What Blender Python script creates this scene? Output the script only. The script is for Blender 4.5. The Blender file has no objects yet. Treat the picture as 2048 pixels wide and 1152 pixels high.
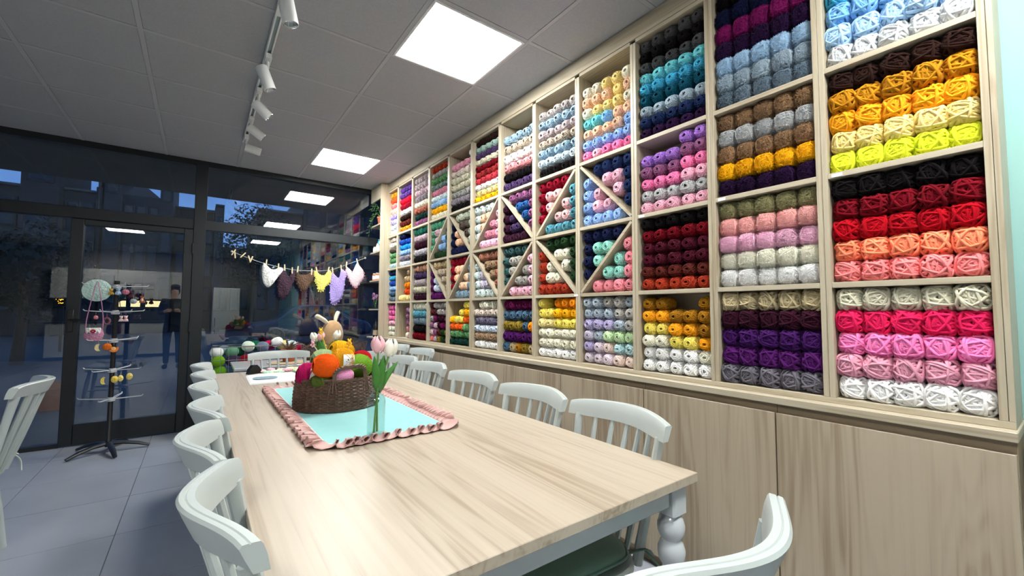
import bpy, math, random
import numpy as np
from mathutils import Matrix, Vector
random.seed(7)
SC = bpy.context.scene
COL = SC.collection
PI = math.pi

# ------------------------------------------------------------------ camera
F_PX, YAW, PITCH, ROLL, CAM_H = 846.5656, 0.6358, 0.0548, 0.0041, 1.2225
cam = bpy.data.cameras.new('camera'); cam.sensor_fit = 'HORIZONTAL'; cam.sensor_width = 36.0
cam.lens = F_PX / 2048 * 36.0; cam.clip_start = 0.02; cam.clip_end = 300
camo = bpy.data.objects.new('camera', cam); COL.objects.link(camo)
_fw = Vector((math.sin(YAW)*math.cos(PITCH), math.cos(YAW)*math.cos(PITCH), math.sin(PITCH)))
_rt = Vector((math.cos(YAW), -math.sin(YAW), 0)); _up = _rt.cross(_fw)
_r2 = _rt*math.cos(ROLL) + _up*math.sin(ROLL); _u2 = _up*math.cos(ROLL) - _rt*math.sin(ROLL)
_m = Matrix((_r2, _u2, -_fw)).transposed().to_4x4(); _m.translation = (0, 0, CAM_H)
camo.matrix_world = _m
SC.camera = camo

# ------------------------------------------------------------------ world: dusk sky, exposure
w = bpy.data.worlds.new('dusk_sky'); SC.world = w; w.use_nodes = True
nt = w.node_tree; nt.nodes.clear()
bg = nt.nodes.new('ShaderNodeBackground'); wo = nt.nodes.new('ShaderNodeOutputWorld')
tc = nt.nodes.new('ShaderNodeTexCoord'); nz = nt.nodes.new('ShaderNodeTexNoise'); rp = nt.nodes.new('ShaderNodeValToRGB')
nz.inputs['Scale'].default_value = 5.0; nz.inputs['Detail'].default_value = 6
rp.color_ramp.elements[0].color = (0.050, 0.125, 0.34, 1); rp.color_ramp.elements[1].color = (0.105, 0.22, 0.50, 1)
rp.color_ramp.elements[0].position = 0.35; rp.color_ramp.elements[1].position = 0.68
nt.links.new(tc.outputs['Generated'], nz.inputs['Vector']); nt.links.new(nz.outputs['Fac'], rp.inputs['Fac'])
nt.links.new(rp.outputs['Color'], bg.inputs['Color']); bg.inputs['Strength'].default_value = 1.35
nt.links.new(bg.outputs['Background'], wo.inputs['Surface'])
SC.view_settings.view_transform = 'Standard'; SC.view_settings.look = 'None'
SC.view_settings.gamma = 1.0; SC.view_settings.use_curve_mapping = False
SC.view_settings.exposure = 0.42
PANEL_STRENGTH = 48.0        # the ceiling's LED panels are the room's light

# ------------------------------------------------------------------ materials
def lin(c):
    return tuple((x/255/12.92 if x/255 <= 0.04045 else ((x/255+0.055)/1.055)**2.4) for x in c)
def new_mat(name):
    m = bpy.data.materials.new(name); m.use_nodes = True
    return m, m.node_tree, m.node_tree.nodes['Principled BSDF']
def plain(name, rgb, rough=0.6, metal=0.0, noise=0.0, nscale=8, bump=0.0, bscale=60, sheen=0.0, spec=0.5, coat=0.0):
    m, t, b = new_mat(name); c = lin(rgb)
    b.inputs['Roughness'].default_value = rough; b.inputs['Metallic'].default_value = metal
    b.inputs['Specular IOR Level'].default_value = spec; b.inputs['Coat Weight'].default_value = coat
    if sheen: b.inputs['Sheen Weight'].default_value = sheen
    b.inputs['Base Color'].default_value = (*c, 1)
    tcn = t.nodes.new('ShaderNodeTexCoord')
    n = t.nodes.new('ShaderNodeTexNoise'); n.inputs['Scale'].default_value = nscale; n.inputs['Detail'].default_value = 5
    t.links.new(tcn.outputs['Object'], n.inputs['Vector'])
    r = t.nodes.new('ShaderNodeValToRGB'); k = max(noise, 0.02)
    r.color_ramp.elements[0].color = (*[x*(1-k) for x in c], 1); r.color_ramp.elements[1].color = (*[min(1, x*(1+k)) for x in c], 1)
    r.color_ramp.elements[0].position = .3; r.color_ramp.elements[1].position = .7
    t.links.new(n.outputs['Fac'], r.inputs['Fac']); t.links.new(r.outputs['Color'], b.inputs['Base Color'])
    if bump:
        n2 = t.nodes.new('ShaderNodeTexNoise'); n2.inputs['Scale'].default_value = bscale; n2.inputs['Detail'].default_value = 3
        t.links.new(tcn.outputs['Object'], n2.inputs['Vector'])
        bp = t.nodes.new('ShaderNodeBump'); bp.inputs['Strength'].default_value = bump; bp.inputs['Distance'].default_value = .004
        t.links.new(n2.outputs['Fac'], bp.inputs['Height']); t.links.new(bp.outputs['Normal'], b.inputs['Normal'])
    return m
def wood(name, light, dark, axis='Y', across=9.0, along=0.55, rough=0.42, streak=0.55, plank=0.0):
    """ash laminate: long grain along one axis, with broad tonal strips across"""
    m, t, b = new_mat(name); L = t.links
    tcn = t.nodes.new('ShaderNodeTexCoord'); oi = t.nodes.new('ShaderNodeObjectInfo')
    add = t.nodes.new('ShaderNodeVectorMath'); add.operation = 'ADD'
    mul = t.nodes.new('ShaderNodeVectorMath'); mul.operation = 'SCALE'; mul.inputs['Scale'].default_value = 13.0
    comb = t.nodes.new('ShaderNodeCombineXYZ')
    for i in range(3): L.new(oi.outputs['Random'], comb.inputs[i])
    L.new(comb.outputs[0], mul.inputs[0]); L.new(tcn.outputs['Object'], add.inputs[0]); L.new(mul.outputs[0], add.inputs[1])
    mp = t.nodes.new('ShaderNodeMapping'); s = [across]*3; s['XYZ'.index(axis)] = along
    mp.inputs['Scale'].default_value = s; L.new(add.outputs[0], mp.inputs['Vector'])
    n1 = t.nodes.new('ShaderNodeTexNoise'); n1.inputs['Scale'].default_value = 1.0; n1.inputs['Detail'].default_value = 2; n1.inputs['Distortion'].default_value = .35
    L.new(mp.outputs[0], n1.inputs['Vector'])
    mp2 = t.nodes.new('ShaderNodeMapping'); s2 = [across*9]*3; s2['XYZ'.index(axis)] = along*2.2
    mp2.inputs['Scale'].default_value = s2; L.new(add.outputs[0], mp2.inputs['Vector'])
    n2 = t.nodes.new('ShaderNodeTexNoise'); n2.inputs['Scale'].default_value = 1.0; n2.inputs['Detail'].default_value = 4; n2.inputs['Distortion'].default_value = .6
    L.new(mp2.outputs[0], n2.inputs['Vector'])
    mx = t.nodes.new('ShaderNodeMix'); mx.data_type = 'FLOAT'; mx.inputs[0].default_value = streak
    L.new(n1.outputs['Fac'], mx.inputs[2]); L.new(n2.outputs['Fac'], mx.inputs[3])
    k1 = t.nodes.new('ShaderNodeMath'); k1.operation = 'MULTIPLY'; k1.inputs[1].default_value = 95.0; L.new(n1.outputs['Fac'], k1.inputs[0])
    k2 = t.nodes.new('ShaderNodeMath'); k2.operation = 'SINE'; L.new(k1.outputs[0], k2.inputs[0])
    k3 = t.nodes.new('ShaderNodeMath'); k3.operation = 'MULTIPLY_ADD'; k3.inputs[1].default_value = .042; L.new(k2.outputs[0], k3.inputs[0]); L.new(mx.outputs[0], k3.inputs[2])
    mx = k3
    r = t.nodes.new('ShaderNodeValToRGB'); e = r.color_ramp.elements
    e[0].position = .36; e[0].color = (*lin(dark), 1); e[1].position = .60; e[1].color = (*lin(light), 1)
    mid = e.new(.47); mid.color = (*[a*.72+c*.28 for a, c in zip(lin(light), lin(dark))], 1)
    L.new(mx.outputs[0], r.inputs['Fac']); L.new(r.outputs['Color'], b.inputs['Base Color'])
    b.inputs['Roughness'].default_value = rough
    bp = t.nodes.new('ShaderNodeBump'); bp.inputs['Strength'].default_value = .12; bp.inputs['Distance'].default_value = .001
    L.new(n2.outputs['Fac'], bp.inputs['Height']); L.new(bp.outputs['Normal'], b.inputs['Normal'])
    return m
def glass(name, tint=(0.93, 0.96, 0.96), f0=.09, f1=.8):
    """thin clear glass: see-through, with mirror reflection growing towards grazing view (Schlick)"""
    m = bpy.data.materials.new(name); m.use_nodes = True; t = m.node_tree; t.nodes.clear()
    o = t.nodes.new('ShaderNodeOutputMaterial'); mx = t.nodes.new('ShaderNodeMixShader')
    tr = t.nodes.new('ShaderNodeBsdfTransparent'); gl = t.nodes.new('ShaderNodeBsdfGlossy'); lw = t.nodes.new('ShaderNodeLayerWeight')
    lw.inputs['Blend'].default_value = .5
    pw = t.nodes.new('ShaderNodeMath'); pw.operation = 'POWER'; pw.inputs[1].default_value = 5.0
    mu = t.nodes.new('ShaderNodeMath'); mu.operation = 'MULTIPLY_ADD'; mu.use_clamp = True; mu.inputs[1].default_value = f1; mu.inputs[2].default_value = f0
    tr.inputs['Color'].default_value = (*tint, 1); gl.inputs['Roughness'].default_value = 0.0
    gl.inputs['Color'].default_value = (0.95, 0.98, 0.97, 1)
    t.links.new(lw.outputs['Facing'], pw.inputs[0]); t.links.new(pw.outputs[0], mu.inputs[0]); t.links.new(mu.outputs[0], mx.inputs['Fac'])
    t.links.new(tr.outputs[0], mx.inputs[1]); t.links.new(gl.outputs[0], mx.inputs[2]); t.links.new(mx.outputs[0], o.inputs['Surface'])
    return m
def emit(name, rgb, strength):
    m, t, b = new_mat(name); b.inputs['Base Color'].default_value = (*lin(rgb), 1)
    b.inputs['Emission Color'].default_value = (*lin(rgb), 1); b.inputs['Emission Strength'].default_value = strength
    return m
def yarn_mat(name, source, bump=.5, bscale=55, rough=.95, sheen=.02):
    m, t, b = new_mat(name); L = t.links
    if source == 'object':
        s = t.nodes.new('ShaderNodeObjectInfo').outputs['Color']
    else:
        a = t.nodes.new('ShaderNodeAttribute'); a.attribute_name = 'col'; s = a.outputs['Color']
    tcn = t.nodes.new('ShaderNodeTexCoord'); n = t.nodes.new('ShaderNodeTexNoise'); n.inputs['Scale'].default_value = bscale*.12 if source == 'object' else 60
    L.new(tcn.outputs['Object'], n.inputs['Vector'])
    mr = t.nodes.new('ShaderNodeMapRange'); mr.inputs['To Min'].default_value = .95; mr.inputs['To Max'].default_value = 1.25
    L.new(n.outputs['Fac'], mr.inputs['Value'])
    mu = t.nodes.new('ShaderNodeVectorMath'); mu.operation = 'SCALE'; L.new(s, mu.inputs[0]); L.new(mr.outputs[0], mu.inputs['Scale'])
    L.new(mu.outputs[0], b.inputs['Base Color'])
    b.inputs['Roughness'].default_value = rough; b.inputs['Sheen Weight'].default_value = sheen; b.inputs['Specular IOR Level'].default_value = .08
    n2 = t.nodes.new('ShaderNodeTexNoise'); n2.inputs['Scale'].default_value = bscale; L.new(tcn.outputs['Object'], n2.inputs['Vector'])
    bp = t.nodes.new('ShaderNodeBump'); bp.inputs['Strength'].default_value = bump; bp.inputs['Distance'].default_value = .02
    L.new(n2.outputs['Fac'], bp.inputs['Height']); L.new(bp.outputs['Normal'], b.inputs['Normal'])
    return m

M = {}
ASH_L, ASH_D = (184, 174, 153), (160, 145, 121)
M['ash_x'] = wood('ash laminate', ASH_L, ASH_D, 'X'); M['ash_y'] = wood('ash laminate lengthwise', ASH_L, ASH_D, 'Y')
M['ash_z'] = wood('ash laminate upright', ASH_L, ASH_D, 'Z')
M['door'] = wood('ash laminate doors', (179, 165, 144), (149, 132, 111), 'Z', across=6, along=.55, streak=.45)
M['table'] = wood('ash laminate tabletop', (177, 165, 148), (149, 133, 114), 'Y', across=7, along=.42, rough=.38, streak=.42)
M['recess'] = plain('recess board', (150, 132, 108), .6, noise=.06, nscale=4)
M['white'] = plain('white paint', (179, 187, 186), .38, noise=.02, nscale=6, coat=.1)
M['whitegloss'] = plain('gloss white paint', (188, 192, 197), .18, noise=.015, coat=.3)
M['worn'] = plain('worn paint line', (150, 165, 166), .7)
M['ceil'] = plain('mineral ceiling tile', (164, 165, 169), .95, noise=.05, nscale=90, bump=.25, bscale=220)
M['grid'] = plain('ceiling grid', (171, 172, 175), .6)
M['gridgap'] = plain('ceiling void', (70, 70, 72), .9)
M['tile'] = plain('grey floor tile', (149, 154, 164), .33, noise=.07, nscale=3.0, bump=.05, bscale=40)
M['grout'] = plain('grout', (86, 90, 98), .85)
M['mint'] = plain('mint wall paint', (141, 184, 180), .75, noise=.015, nscale=2)
M['backgrey'] = plain('warm grey wall paint', (128, 126, 124), .8); M['wallw'] = plain('off white wall paint', (206, 212, 208), .8)
M['frame'] = plain('anthracite aluminium', (34, 38, 42), .42, metal=.3, noise=.03)
M['glass'] = glass('window glass'); M['vase'] = glass('vase glass', (0.90, 0.94, 0.935), .03, 1.0)
M['track'] = plain('white track metal', (222, 224, 224), .45)
M['black'] = plain('black plastic', (18, 18, 20), .4); M['chrome'] = plain('chrome wire', (205, 208, 210), .22, metal=1.0); M['steel'] = plain('bright steel wire', (214, 217, 220), .35, metal=.35)
M['panel'] = emit('led diffuser', (255, 255, 250), PANEL_STRENGTH)
M['yarn'] = yarn_mat('cotton yarn', 'object', .35, 40); M['chenille'] = yarn_mat('chenille yarn', 'object', .35, 45)
M['plush'] = yarn_mat('plush yarn', 'object', .6, 16); M['yarnfar'] = yarn_mat('cotton yarn mass', 'attr', .2, 300)
M['soft'] = yarn_mat('crochet cotton', 'object', .7, 60)
M['wicker'] = plain('dark wicker', (92, 66, 54), .45, noise=.35, nscale=40, bump=.3, bscale=90)
M['teal'] = plain('mint cotton cloth', (130, 188, 188), .9, noise=.03, nscale=12, bump=.15, bscale=500, sheen=.2)
M['ruffle'] = plain('dusty pink cotton', (192, 154, 149), .9, noise=.05, nscale=20, bump=.15, bscale=400, sheen=.2)
M['sage'] = plain('sage green cushion cloth', (112, 142, 128), .9, noise=.05, nscale=12, bump=.2, bscale=400, sheen=.2)
M['palecush'] = plain('pale cushion cloth', (205, 212, 205), .9, noise=.04, nscale=12, sheen=.2)
M['stem'] = plain('tulip stem green', (92, 140, 60), .5, noise=.12, nscale=25); M['leaf'] = plain('tulip leaf green', (62, 124, 46), .45, noise=.2, nscale=18)
M['tulipw'] = plain('white tulip petal', (240, 238, 226), .55, noise=.03, nscale=30); M['tulipp'] = plain('pink tulip petal', (238, 186, 196), .55, noise=.14, nscale=14)
M['paper'] = plain('white paper', (236, 238, 240), .6); M['terra'] = plain('terracotta', (156, 88, 58), .8, noise=.12, nscale=14)
M['jute'] = plain('jute mat', (168, 148, 122), .95, noise=.2, nscale=60, bump=.4, bscale=120)
M['bark'] = plain('dry twigs', (96, 70, 50), .8, noise=.2, nscale=40); M['pothos'] = plain('pothos leaf', (74, 112, 60), .45, noise=.2, nscale=30)
M['pinwood'] = plain('wooden clothespin', (222, 200, 160), .6, noise=.05, nscale=30)
M['asphalt'] = plain('pavement', (62, 64, 68), .8, noise=.12, nscale=3); M['facade'] = plain('apartment render', (48, 50, 58), .85, noise=.1, nscale=1)
M['facade2'] = plain('apartment brick', (58, 48, 48), .85, noise=.1, nscale=1); M['darkwin'] = plain('dark window glass', (20, 26, 36), .1)
M['foliage'] = plain('dark tree leaves', (20, 30, 20), .8, noise=.3, nscale=12); M['carblue'] = plain('dark blue car paint', (26, 34, 62), .3, coat=.4)
M['cargrey'] = plain('grey car paint', (92, 96, 100), .25, coat=.5); M['soffit'] = plain('canopy soffit', (70, 72, 74), .8)
M['kitchen'] = plain('grey kitchen laminate', (196, 194, 192), .4, noise=.02); M['counter'] = plain('dark counter', (60, 62, 64), .35)
M['fridge'] = plain('white enamel', (225, 228, 228), .3); M['warm'] = emit('warm under cabinet light', (255, 232, 176), 5.0)
M['neon'] = emit('amber shop sign', (255, 176, 40), 3.0); M['windowlit'] = emit('lit window', (255, 240, 210), 1.6)

# ------------------------------------------------------------------ mesh helpers
class MB:
    def __init__(s): s.v = []; s.f = []
    def add(s, vs, fs):
        o = len(s.v); s.v.extend([tuple(p) for p in vs]); s.f.extend([tuple(i+o for i in f) for f in fs]); return s
    def box(s, x0, x1, y0, y1, z0, z1):
        v = [(x0,y0,z0),(x1,y0,z0),(x1,y1,z0),(x0,y1,z0),(x0,y0,z1),(x1,y0,z1),(x1,y1,z1),(x0,y1,z1)]
        return s.add(v, [(3,2,1,0),(4,5,6,7),(0,1,5,4),(1,2,6,5),(2,3,7,6),(3,0,4,7)])
    def cbox(s, x0, x1, y0, y1, z0, z1, b=.002):
        """box with chamfered edges"""
        c = np.array([(x0+x1)/2, (y0+y1)/2, (z0+z1)/2]); h = np.array([abs(x1-x0)/2, abs(y1-y0)/2, abs(z1-z0)/2]); b = min(b, h.min()*.49)
        idx = {}; V = []
        for a in range(3):
            for sg in [(i,j,k) for i in (-1,1) for j in (-1,1) for k in (-1,1)]:
                p = [sg[q]*(h[q] if q == a else h[q]-b) for q in range(3)]; idx[(a, sg)] = len(V); V.append(np.array(p))
        Fs = []
        for a in range(3):
            o = [q for q in range(3) if q != a]
            for sa in (-1, 1):
                quad = []
                for (i, j) in ((-1,-1),(1,-1),(1,1),(-1,1)):
                    sg = [0,0,0]; sg[a] = sa; sg[o[0]] = i; sg[o[1]] = j; quad.append(idx[(a, tuple(sg))])
                Fs.append(quad)
        for a in range(3):
            o = [q for q in range(3) if q != a]
            for i in (-1, 1):
                for j in (-1, 1):
                    def k(ax, sa):
                        sg = [0,0,0]; sg[a] = sa; sg[o[0]] = i; sg[o[1]] = j; return idx[(ax, tuple(sg))]
                    Fs.append([k(o[0],-1), k(o[0],1), k(o[1],1), k(o[1],-1)])
        for sg in [(i,j,k) for i in (-1,1) for j in (-1,1) for k in (-1,1)]: Fs.append([idx[(a, sg)] for a in range(3)])
        out = []
        for f in Fs:
            n = np.cross(V[f[1]]-V[f[0]], V[f[2]]-V[f[0]]); m = sum(V[i] for i in f)
            out.append(tuple(f) if np.dot(n, m) > 0 else tuple(reversed(f)))
        return s.add([p + c for p in V], out)
    def tube(s, path, r, n=8, cap=True, flat=1.0, up=None):
        P = np.array(path, float); K = len(P); R = np.full(K, r) if np.isscalar(r) else np.array(r, float)
        T = np.gradient(P, axis=0); T /= np.linalg.norm(T, axis=1)[:, None] + 1e-12
        ref = np.array(up if up is not None else ((0,0,1) if abs(T[0][2]) < .9 else (1,0,0)), float)
        a = np.linspace(0, 2*PI, n, endpoint=False); vs = []
        for i in range(K):
            nn = ref - T[i]*ref.dot(T[i]); nn /= np.linalg.norm(nn) + 1e-12; ref = nn; bb = np.cross(T[i], nn)
            for t in a: vs.append(P[i] + R[i]*(math.cos(t)*nn*flat + math.sin(t)*bb))
        fs = [(i*n+j, i*n+(j+1)%n, (i+1)*n+(j+1)%n, (i+1)*n+j) for i in range(K-1) for j in range(n)]
        if cap: fs += [tuple(range(n-1, -1, -1)), tuple(range((K-1)*n, K*n))]
        return s.add(vs, fs)
    def lathe(s, prof, n=16, c=(0,0,0), ax='Z', sx=1.0, sy=1.0):
        vs = []
        for r, z in prof:
            for k in range(n):
                t = 2*PI*k/n; p = (r*math.cos(t)*sx, r*math.sin(t)*sy, z)
                if ax == 'X': p = (p[2], p[0], p[1])
                if ax == 'Y': p = (p[1], p[2], p[0])
                vs.append((p[0]+c[0], p[1]+c[1], p[2]+c[2]))
        K = len(prof); fs = [(i*n+j, i*n+(j+1)%n, (i+1)*n+(j+1)%n, (i+1)*n+j) for i in range(K-1) for j in range(n)]
        if prof[0][0] > 1e-5: fs.append(tuple(range(n-1, -1, -1)))
        if prof[-1][0] > 1e-5: fs.append(tuple(range((K-1)*n, K*n)))
        return s.add(vs, fs)
    def ball(s, c, rx, ry=None, rz=None, n=12, m=8):
        ry = rx if ry is None else ry; rz = rx if rz is None else rz
        vs = [(c[0], c[1], c[2]-rz)]
        for i in range(1, m):
            p = PI*i/m
            for k in range(n): t = 2*PI*k/n; vs.append((c[0]+rx*math.sin(p)*math.cos(t), c[1]+ry*math.sin(p)*math.sin(t), c[2]-rz*math.cos(p)))
        vs.append((c[0], c[1], c[2]+rz)); L = len(vs)-1
        fs = [(0, 1+(k+1)%n, 1+k) for k in range(n)]
        for i in range(m-2):
            for k in range(n): a = 1+i*n; fs.append((a+k, a+(k+1)%n, a+n+(k+1)%n, a+n+k))
        a = 1+(m-2)*n; fs += [(a+k, a+(k+1)%n, L) for k in range(n)]
        return s.add(vs, fs)
    def prism(s, pts, y0, y1):
        """outline in (x, z) pushed from y0 to y1"""
        n = len(pts); vs = [(x, y0, z) for x, z in pts] + [(x, y1, z) for x, z in pts]
        return s.add(vs, [tuple(range(n)), tuple(range(2*n-1, n-1, -1))] + [(i, i+n, (i+1)%n+n, (i+1)%n) for i in range(n)])
    def grid(s, fn, nu, nv, closed_u=False):
        vs = [fn(i/(nu if closed_u else nu-1), j/(nv-1)) for i in range(nu) for j in range(nv)]
        fs = [(i*nv+j, ((i+1)%nu)*nv+j, ((i+1)%nu)*nv+j+1, i*nv+j+1) for i in range(nu if closed_u else nu-1) for j in range(nv-1)]
        return s.add(vs, fs)
    def mesh(s, name, smooth=False, sharp=.7):
        me = bpy.data.meshes.new(name); me.from_pydata(s.v, [], s.f); me.validate()
        if smooth:
            me.shade_smooth()
            if sharp: me.set_sharp_from_angle(angle=sharp)
        return me
def link(name, data, mat=None, parent=None, loc=None, rot=None, scale=None, color=None):
    o = bpy.data.objects.new(name, data); COL.objects.link(o)
    if mat is not None and data is not None and hasattr(data, 'materials') and len(data.materials) == 0: data.materials.append(M[mat] if isinstance(mat, str) else mat)
    if parent is not None: o.parent = parent
    if loc is not None: o.location = loc
    if rot is not None: o.rotation_euler = rot
    if scale is not None: o.scale = scale
    if color is not None: o.color = (*lin(color), 1)
    return o
def part(name, mb, mat, parent=None, smooth=False, **k): return link(name, mb.mesh(name, smooth), mat, parent, **k)
def tag(o, label, cat, group=None):
    o['label'] = label; o['category'] = cat
    if group: o['group'] = group
    return o
def thing(name, label, cat, loc=(0,0,0), rz=0.0, group=None):
    o = link(name, None, loc=loc, rot=(0, 0, rz)); o.empty_display_size = .1
    return tag(o, label, cat, group)
def struct(name, mb=None, mat=None, label=None):
    o = part(name, mb, mat) if mb is not None else link(name, None)
    o['kind'] = 'structure'
    if label: o['label'] = label
    return o
def dup(o, parent=None):
    c = o.copy(); COL.objects.link(c); c.parent = parent
    for ch in o.children: dup(ch, c)
    return c
def spline(pts, n=8):
    P = [Vector(p) for p in pts]; P = [2*P[0]-P[1]] + P + [2*P[-1]-P[-2]]; out = []
    for i in range(1, len(P)-2):
        a, b, c, d = P[i-1:i+3]
        for k in range(n):
            t = k/n; out.append(.5*((2*b)+(c-a)*t+(2*a-5*b+4*c-d)*t*t+(3*b-a-3*c+d)*t**3))
    out.append(P[-2]); return [tuple(p) for p in out]
ORD = ['first','second','third','fourth','fifth','sixth','seventh','eighth','ninth','tenth','eleventh','twelfth']

# ------------------------------------------------------------------ room shell
XL, XR, YB, YF, ZC = -4.2, 2.02, -4.2, 5.43, 2.78
fl = struct('floor', MB().box(XL, XR, YB, YF+.02, -.06, -.004), 'grout', 'grey stone floor tiles with dark joints')
tile_me = MB().cbox(-.298, .298, -.300, .300, -.02, 0, .0015).mesh('floor_tile'); tile_me.materials.append(M['tile'])
for i in range(-7, 4):
    for j in range(-13, 5):
        x0 = -.325 + .6*i; y0 = 3.185 + .605*j; x1, y1 = x0+.6, y0+.605
        if x1 < XL+.3 or x0 > 1.75 or y0 < YB-.1: continue
        if x1 > XR or y1 > YF+.02 or x0 < XL:
            cx0, cx1, cy1 = max(x0, XL), min(x1, XR), min(y1, YF+.02)
            if cy1 - y0 < .02: continue
            part('floor_tile', MB().cbox(cx0+.002, cx1-.002, y0+.002, cy1-.002, -.02, 0, .0015), 'tile', fl)
        else: link('floor_tile', tile_me, None, fl, (x0+.3, y0+.3025, 0))
ce = struct('ceiling', MB().box(XL, XR, YB, YF+.06, ZC+.03, ZC+.12), 'gridgap', 'grey suspended ceiling of square mineral tiles')
GX, GY = .8812, 1.8584
LIGHTS = [(0, 0), (0, 4), (0, -4), (-4, -4)]
ct_me = MB().cbox(-.288, .288, -.288, .288, .003, .018, .003).mesh('ceiling_tile'); ct_me.materials.append(M['ceil'])
for i in range(-8, 2):
    for j in range(-10, 6):
        if (i, j) in LIGHTS: continue
        x0, y0 = GX+.6*i, GY+.6*j; x1, y1 = min(x0+.6, XR), min(y0+.6, YF+.05)
        if x1 - x0 < .59 or y1 - y0 < .59:
            if x1-x0 < .05 or y1-y0 < .05: continue
            part('ceiling_tile', MB().cbox(x0+.012, x1-.012, y0+.012, y1-.012, ZC+.003, ZC+.018, .003), 'ceil', ce)
        else: link('ceiling_tile', ct_me, None, ce, (x0+.3, y0+.3, ZC))
for i in range(-8, 3):
    x = GX+.6*i
    if x < XR-.02: part('ceiling_grid_bar', MB().cbox(x-.0125, x+.0125, YB, YF+.05, ZC+.001, ZC+.025, .001), 'grid', ce)
for j in range(-10, 6):
    y = GY+.6*j
    if y < YF: part('ceiling_grid_bar', MB().cbox(XL, XR, y-.0125, y+.0125, ZC+.0016, ZC+.024, .001), 'grid', ce)
wr = struct('wall_right', MB().box(XR, XR+.12, YB, YF+.12, 0, ZC+.1), 'mint', 'pale mint painted wall behind the yarn shelves')
struct('wall_left', MB().box(XL-.12, XL, YB, YF+.12, 0, ZC+.1), 'wallw')
struct('wall_back', MB().box(XL, XR, YB-.12, YB, 0, ZC+.1), 'backgrey')

# ceiling LED panels
LN = {(0, 0): 'large square ceiling light panel nearest the camera, above the table', (0, 4): 'square ceiling light panel beside the far end of the spotlight track',
      (0, -4): 'square ceiling light panel behind the camera, mirrored smallest in the window', (-4, -4): 'square ceiling light panel mirrored in the glass of the door'}
for (i, j) in LIGHTS:
    x, y = GX+.6*i+.3, GY+.6*j+.3
    t = thing('ceiling_light_panel', LN[(i, j)], 'ceiling light', (x, y, ZC), 0, 'square ceiling light panels')
    fr = MB(); g, h = .288, .272
    for b in ((-g, g, -g, -h), (-g, g, h, g), (-g, -h, -h, h), (h, g, -h, h)): fr.cbox(b[0], b[1], b[2], b[3], -.004, .02, .002)
    part('frame', fr, 'track', t); part('diffuser', MB().box(-h, h, -h, h, .004, .012), 'panel', t)

# ------------------------------------------------------------------ glazed shop front
Y0, Y1 = 5.43, 5.51
def frame_bar(name, x0, x1, z0, z1, parent, y0=Y0, y1=Y1): return part(name, MB().cbox(x0, x1, y0, y1, z0, z1, .004), 'frame', parent)
def pane(x0, x1, z0, z1, parent, y=5.465): return part('glass_pane', MB().box(x0, x1, y, y+.008, z0, z1), 'glass', parent)
wf = struct('wall_front', None, None, 'dark aluminium glazed shop front')
frame_bar('top_rail', XL, XR, 2.725, ZC+.03, wf); frame_bar('transom', XL, XR, 2.055, 2.16, wf); frame_bar('mullion', -.075, .03, 0, 2.74, wf, Y0-.012, Y1)
frame_bar('mullion', XL, XL+.06, 0, 2.74, wf); frame_bar('mullion', 1.96, XR, 0, 2.74, wf); frame_bar('bottom_rail', XL, -.955, 0, .035, wf); frame_bar('bottom_rail', .03, XR, 0, .06, wf)
frame_bar('mullion', -2.55, -2.47, 0, 2.74, wf)
w1 = struct('window_1', None, None, 'large fixed window pane behind the clothesline'); pane(.03, 1.96, .06, 2.055, w1)
w2 = struct('window_2', None, None, 'transom light over the large window'); pane(.03, 1.96, 2.16, 2.725, w2)
w3 = struct('window_3', None, None, 'transom light over the door'); pane(-2.47, -.075, 2.16, 2.725, w3)
w4 = struct('window_4', None, None, 'fixed glass beside the door'); pane(-2.47, -.965, .035, 2.055, w4)
w5 = struct('window_5', None, None, 'far left glass panes'); pane(XL+.06, -2.55, .035, 2.055, w5); pane(XL+.06, -2.55, 2.16, 2.725, w5)
d1 = struct('door_1', None, None, 'dark framed glass entrance door')
dy0, dy1 = 5.415, 5.485
part('door_stile', MB().cbox(-.960, -.872, dy0, dy1, .012, 2.05, .005), 'frame', d1); part('door_stile', MB().cbox(-.150, -.077, dy0, dy1, .012, 2.05, .005), 'frame', d1)
part('door_rail', MB().cbox(-.872, -.150, dy0, dy1, 1.995, 2.05, .005), 'frame', d1); part('door_rail', MB().cbox(-.872, -.150, dy0, dy1, .012, .195, .005), 'frame', d1)
pane(-.872, -.150, .195, 1.995, d1, 5.445)
hb = MB(); hb.cbox(-.945, -.905, dy0-.012, dy0, 1.02, 1.22, .003); hb.tube([(-.925, dy0-.012, 1.13), (-.925, dy0-.055, 1.13), (-.915, dy0-.06, 1.13), (-.80, dy0-.06, 1.13)], .009, 8)
part('door_handle', hb, 'black', d1, True)
for z in (.25, 1.05, 1.85): part('hinge', MB().lathe([(.009, z-.05), (.009, z+.05)], 8, (-.075, dy0-.006, 0)), 'frame', d1, True)

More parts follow.
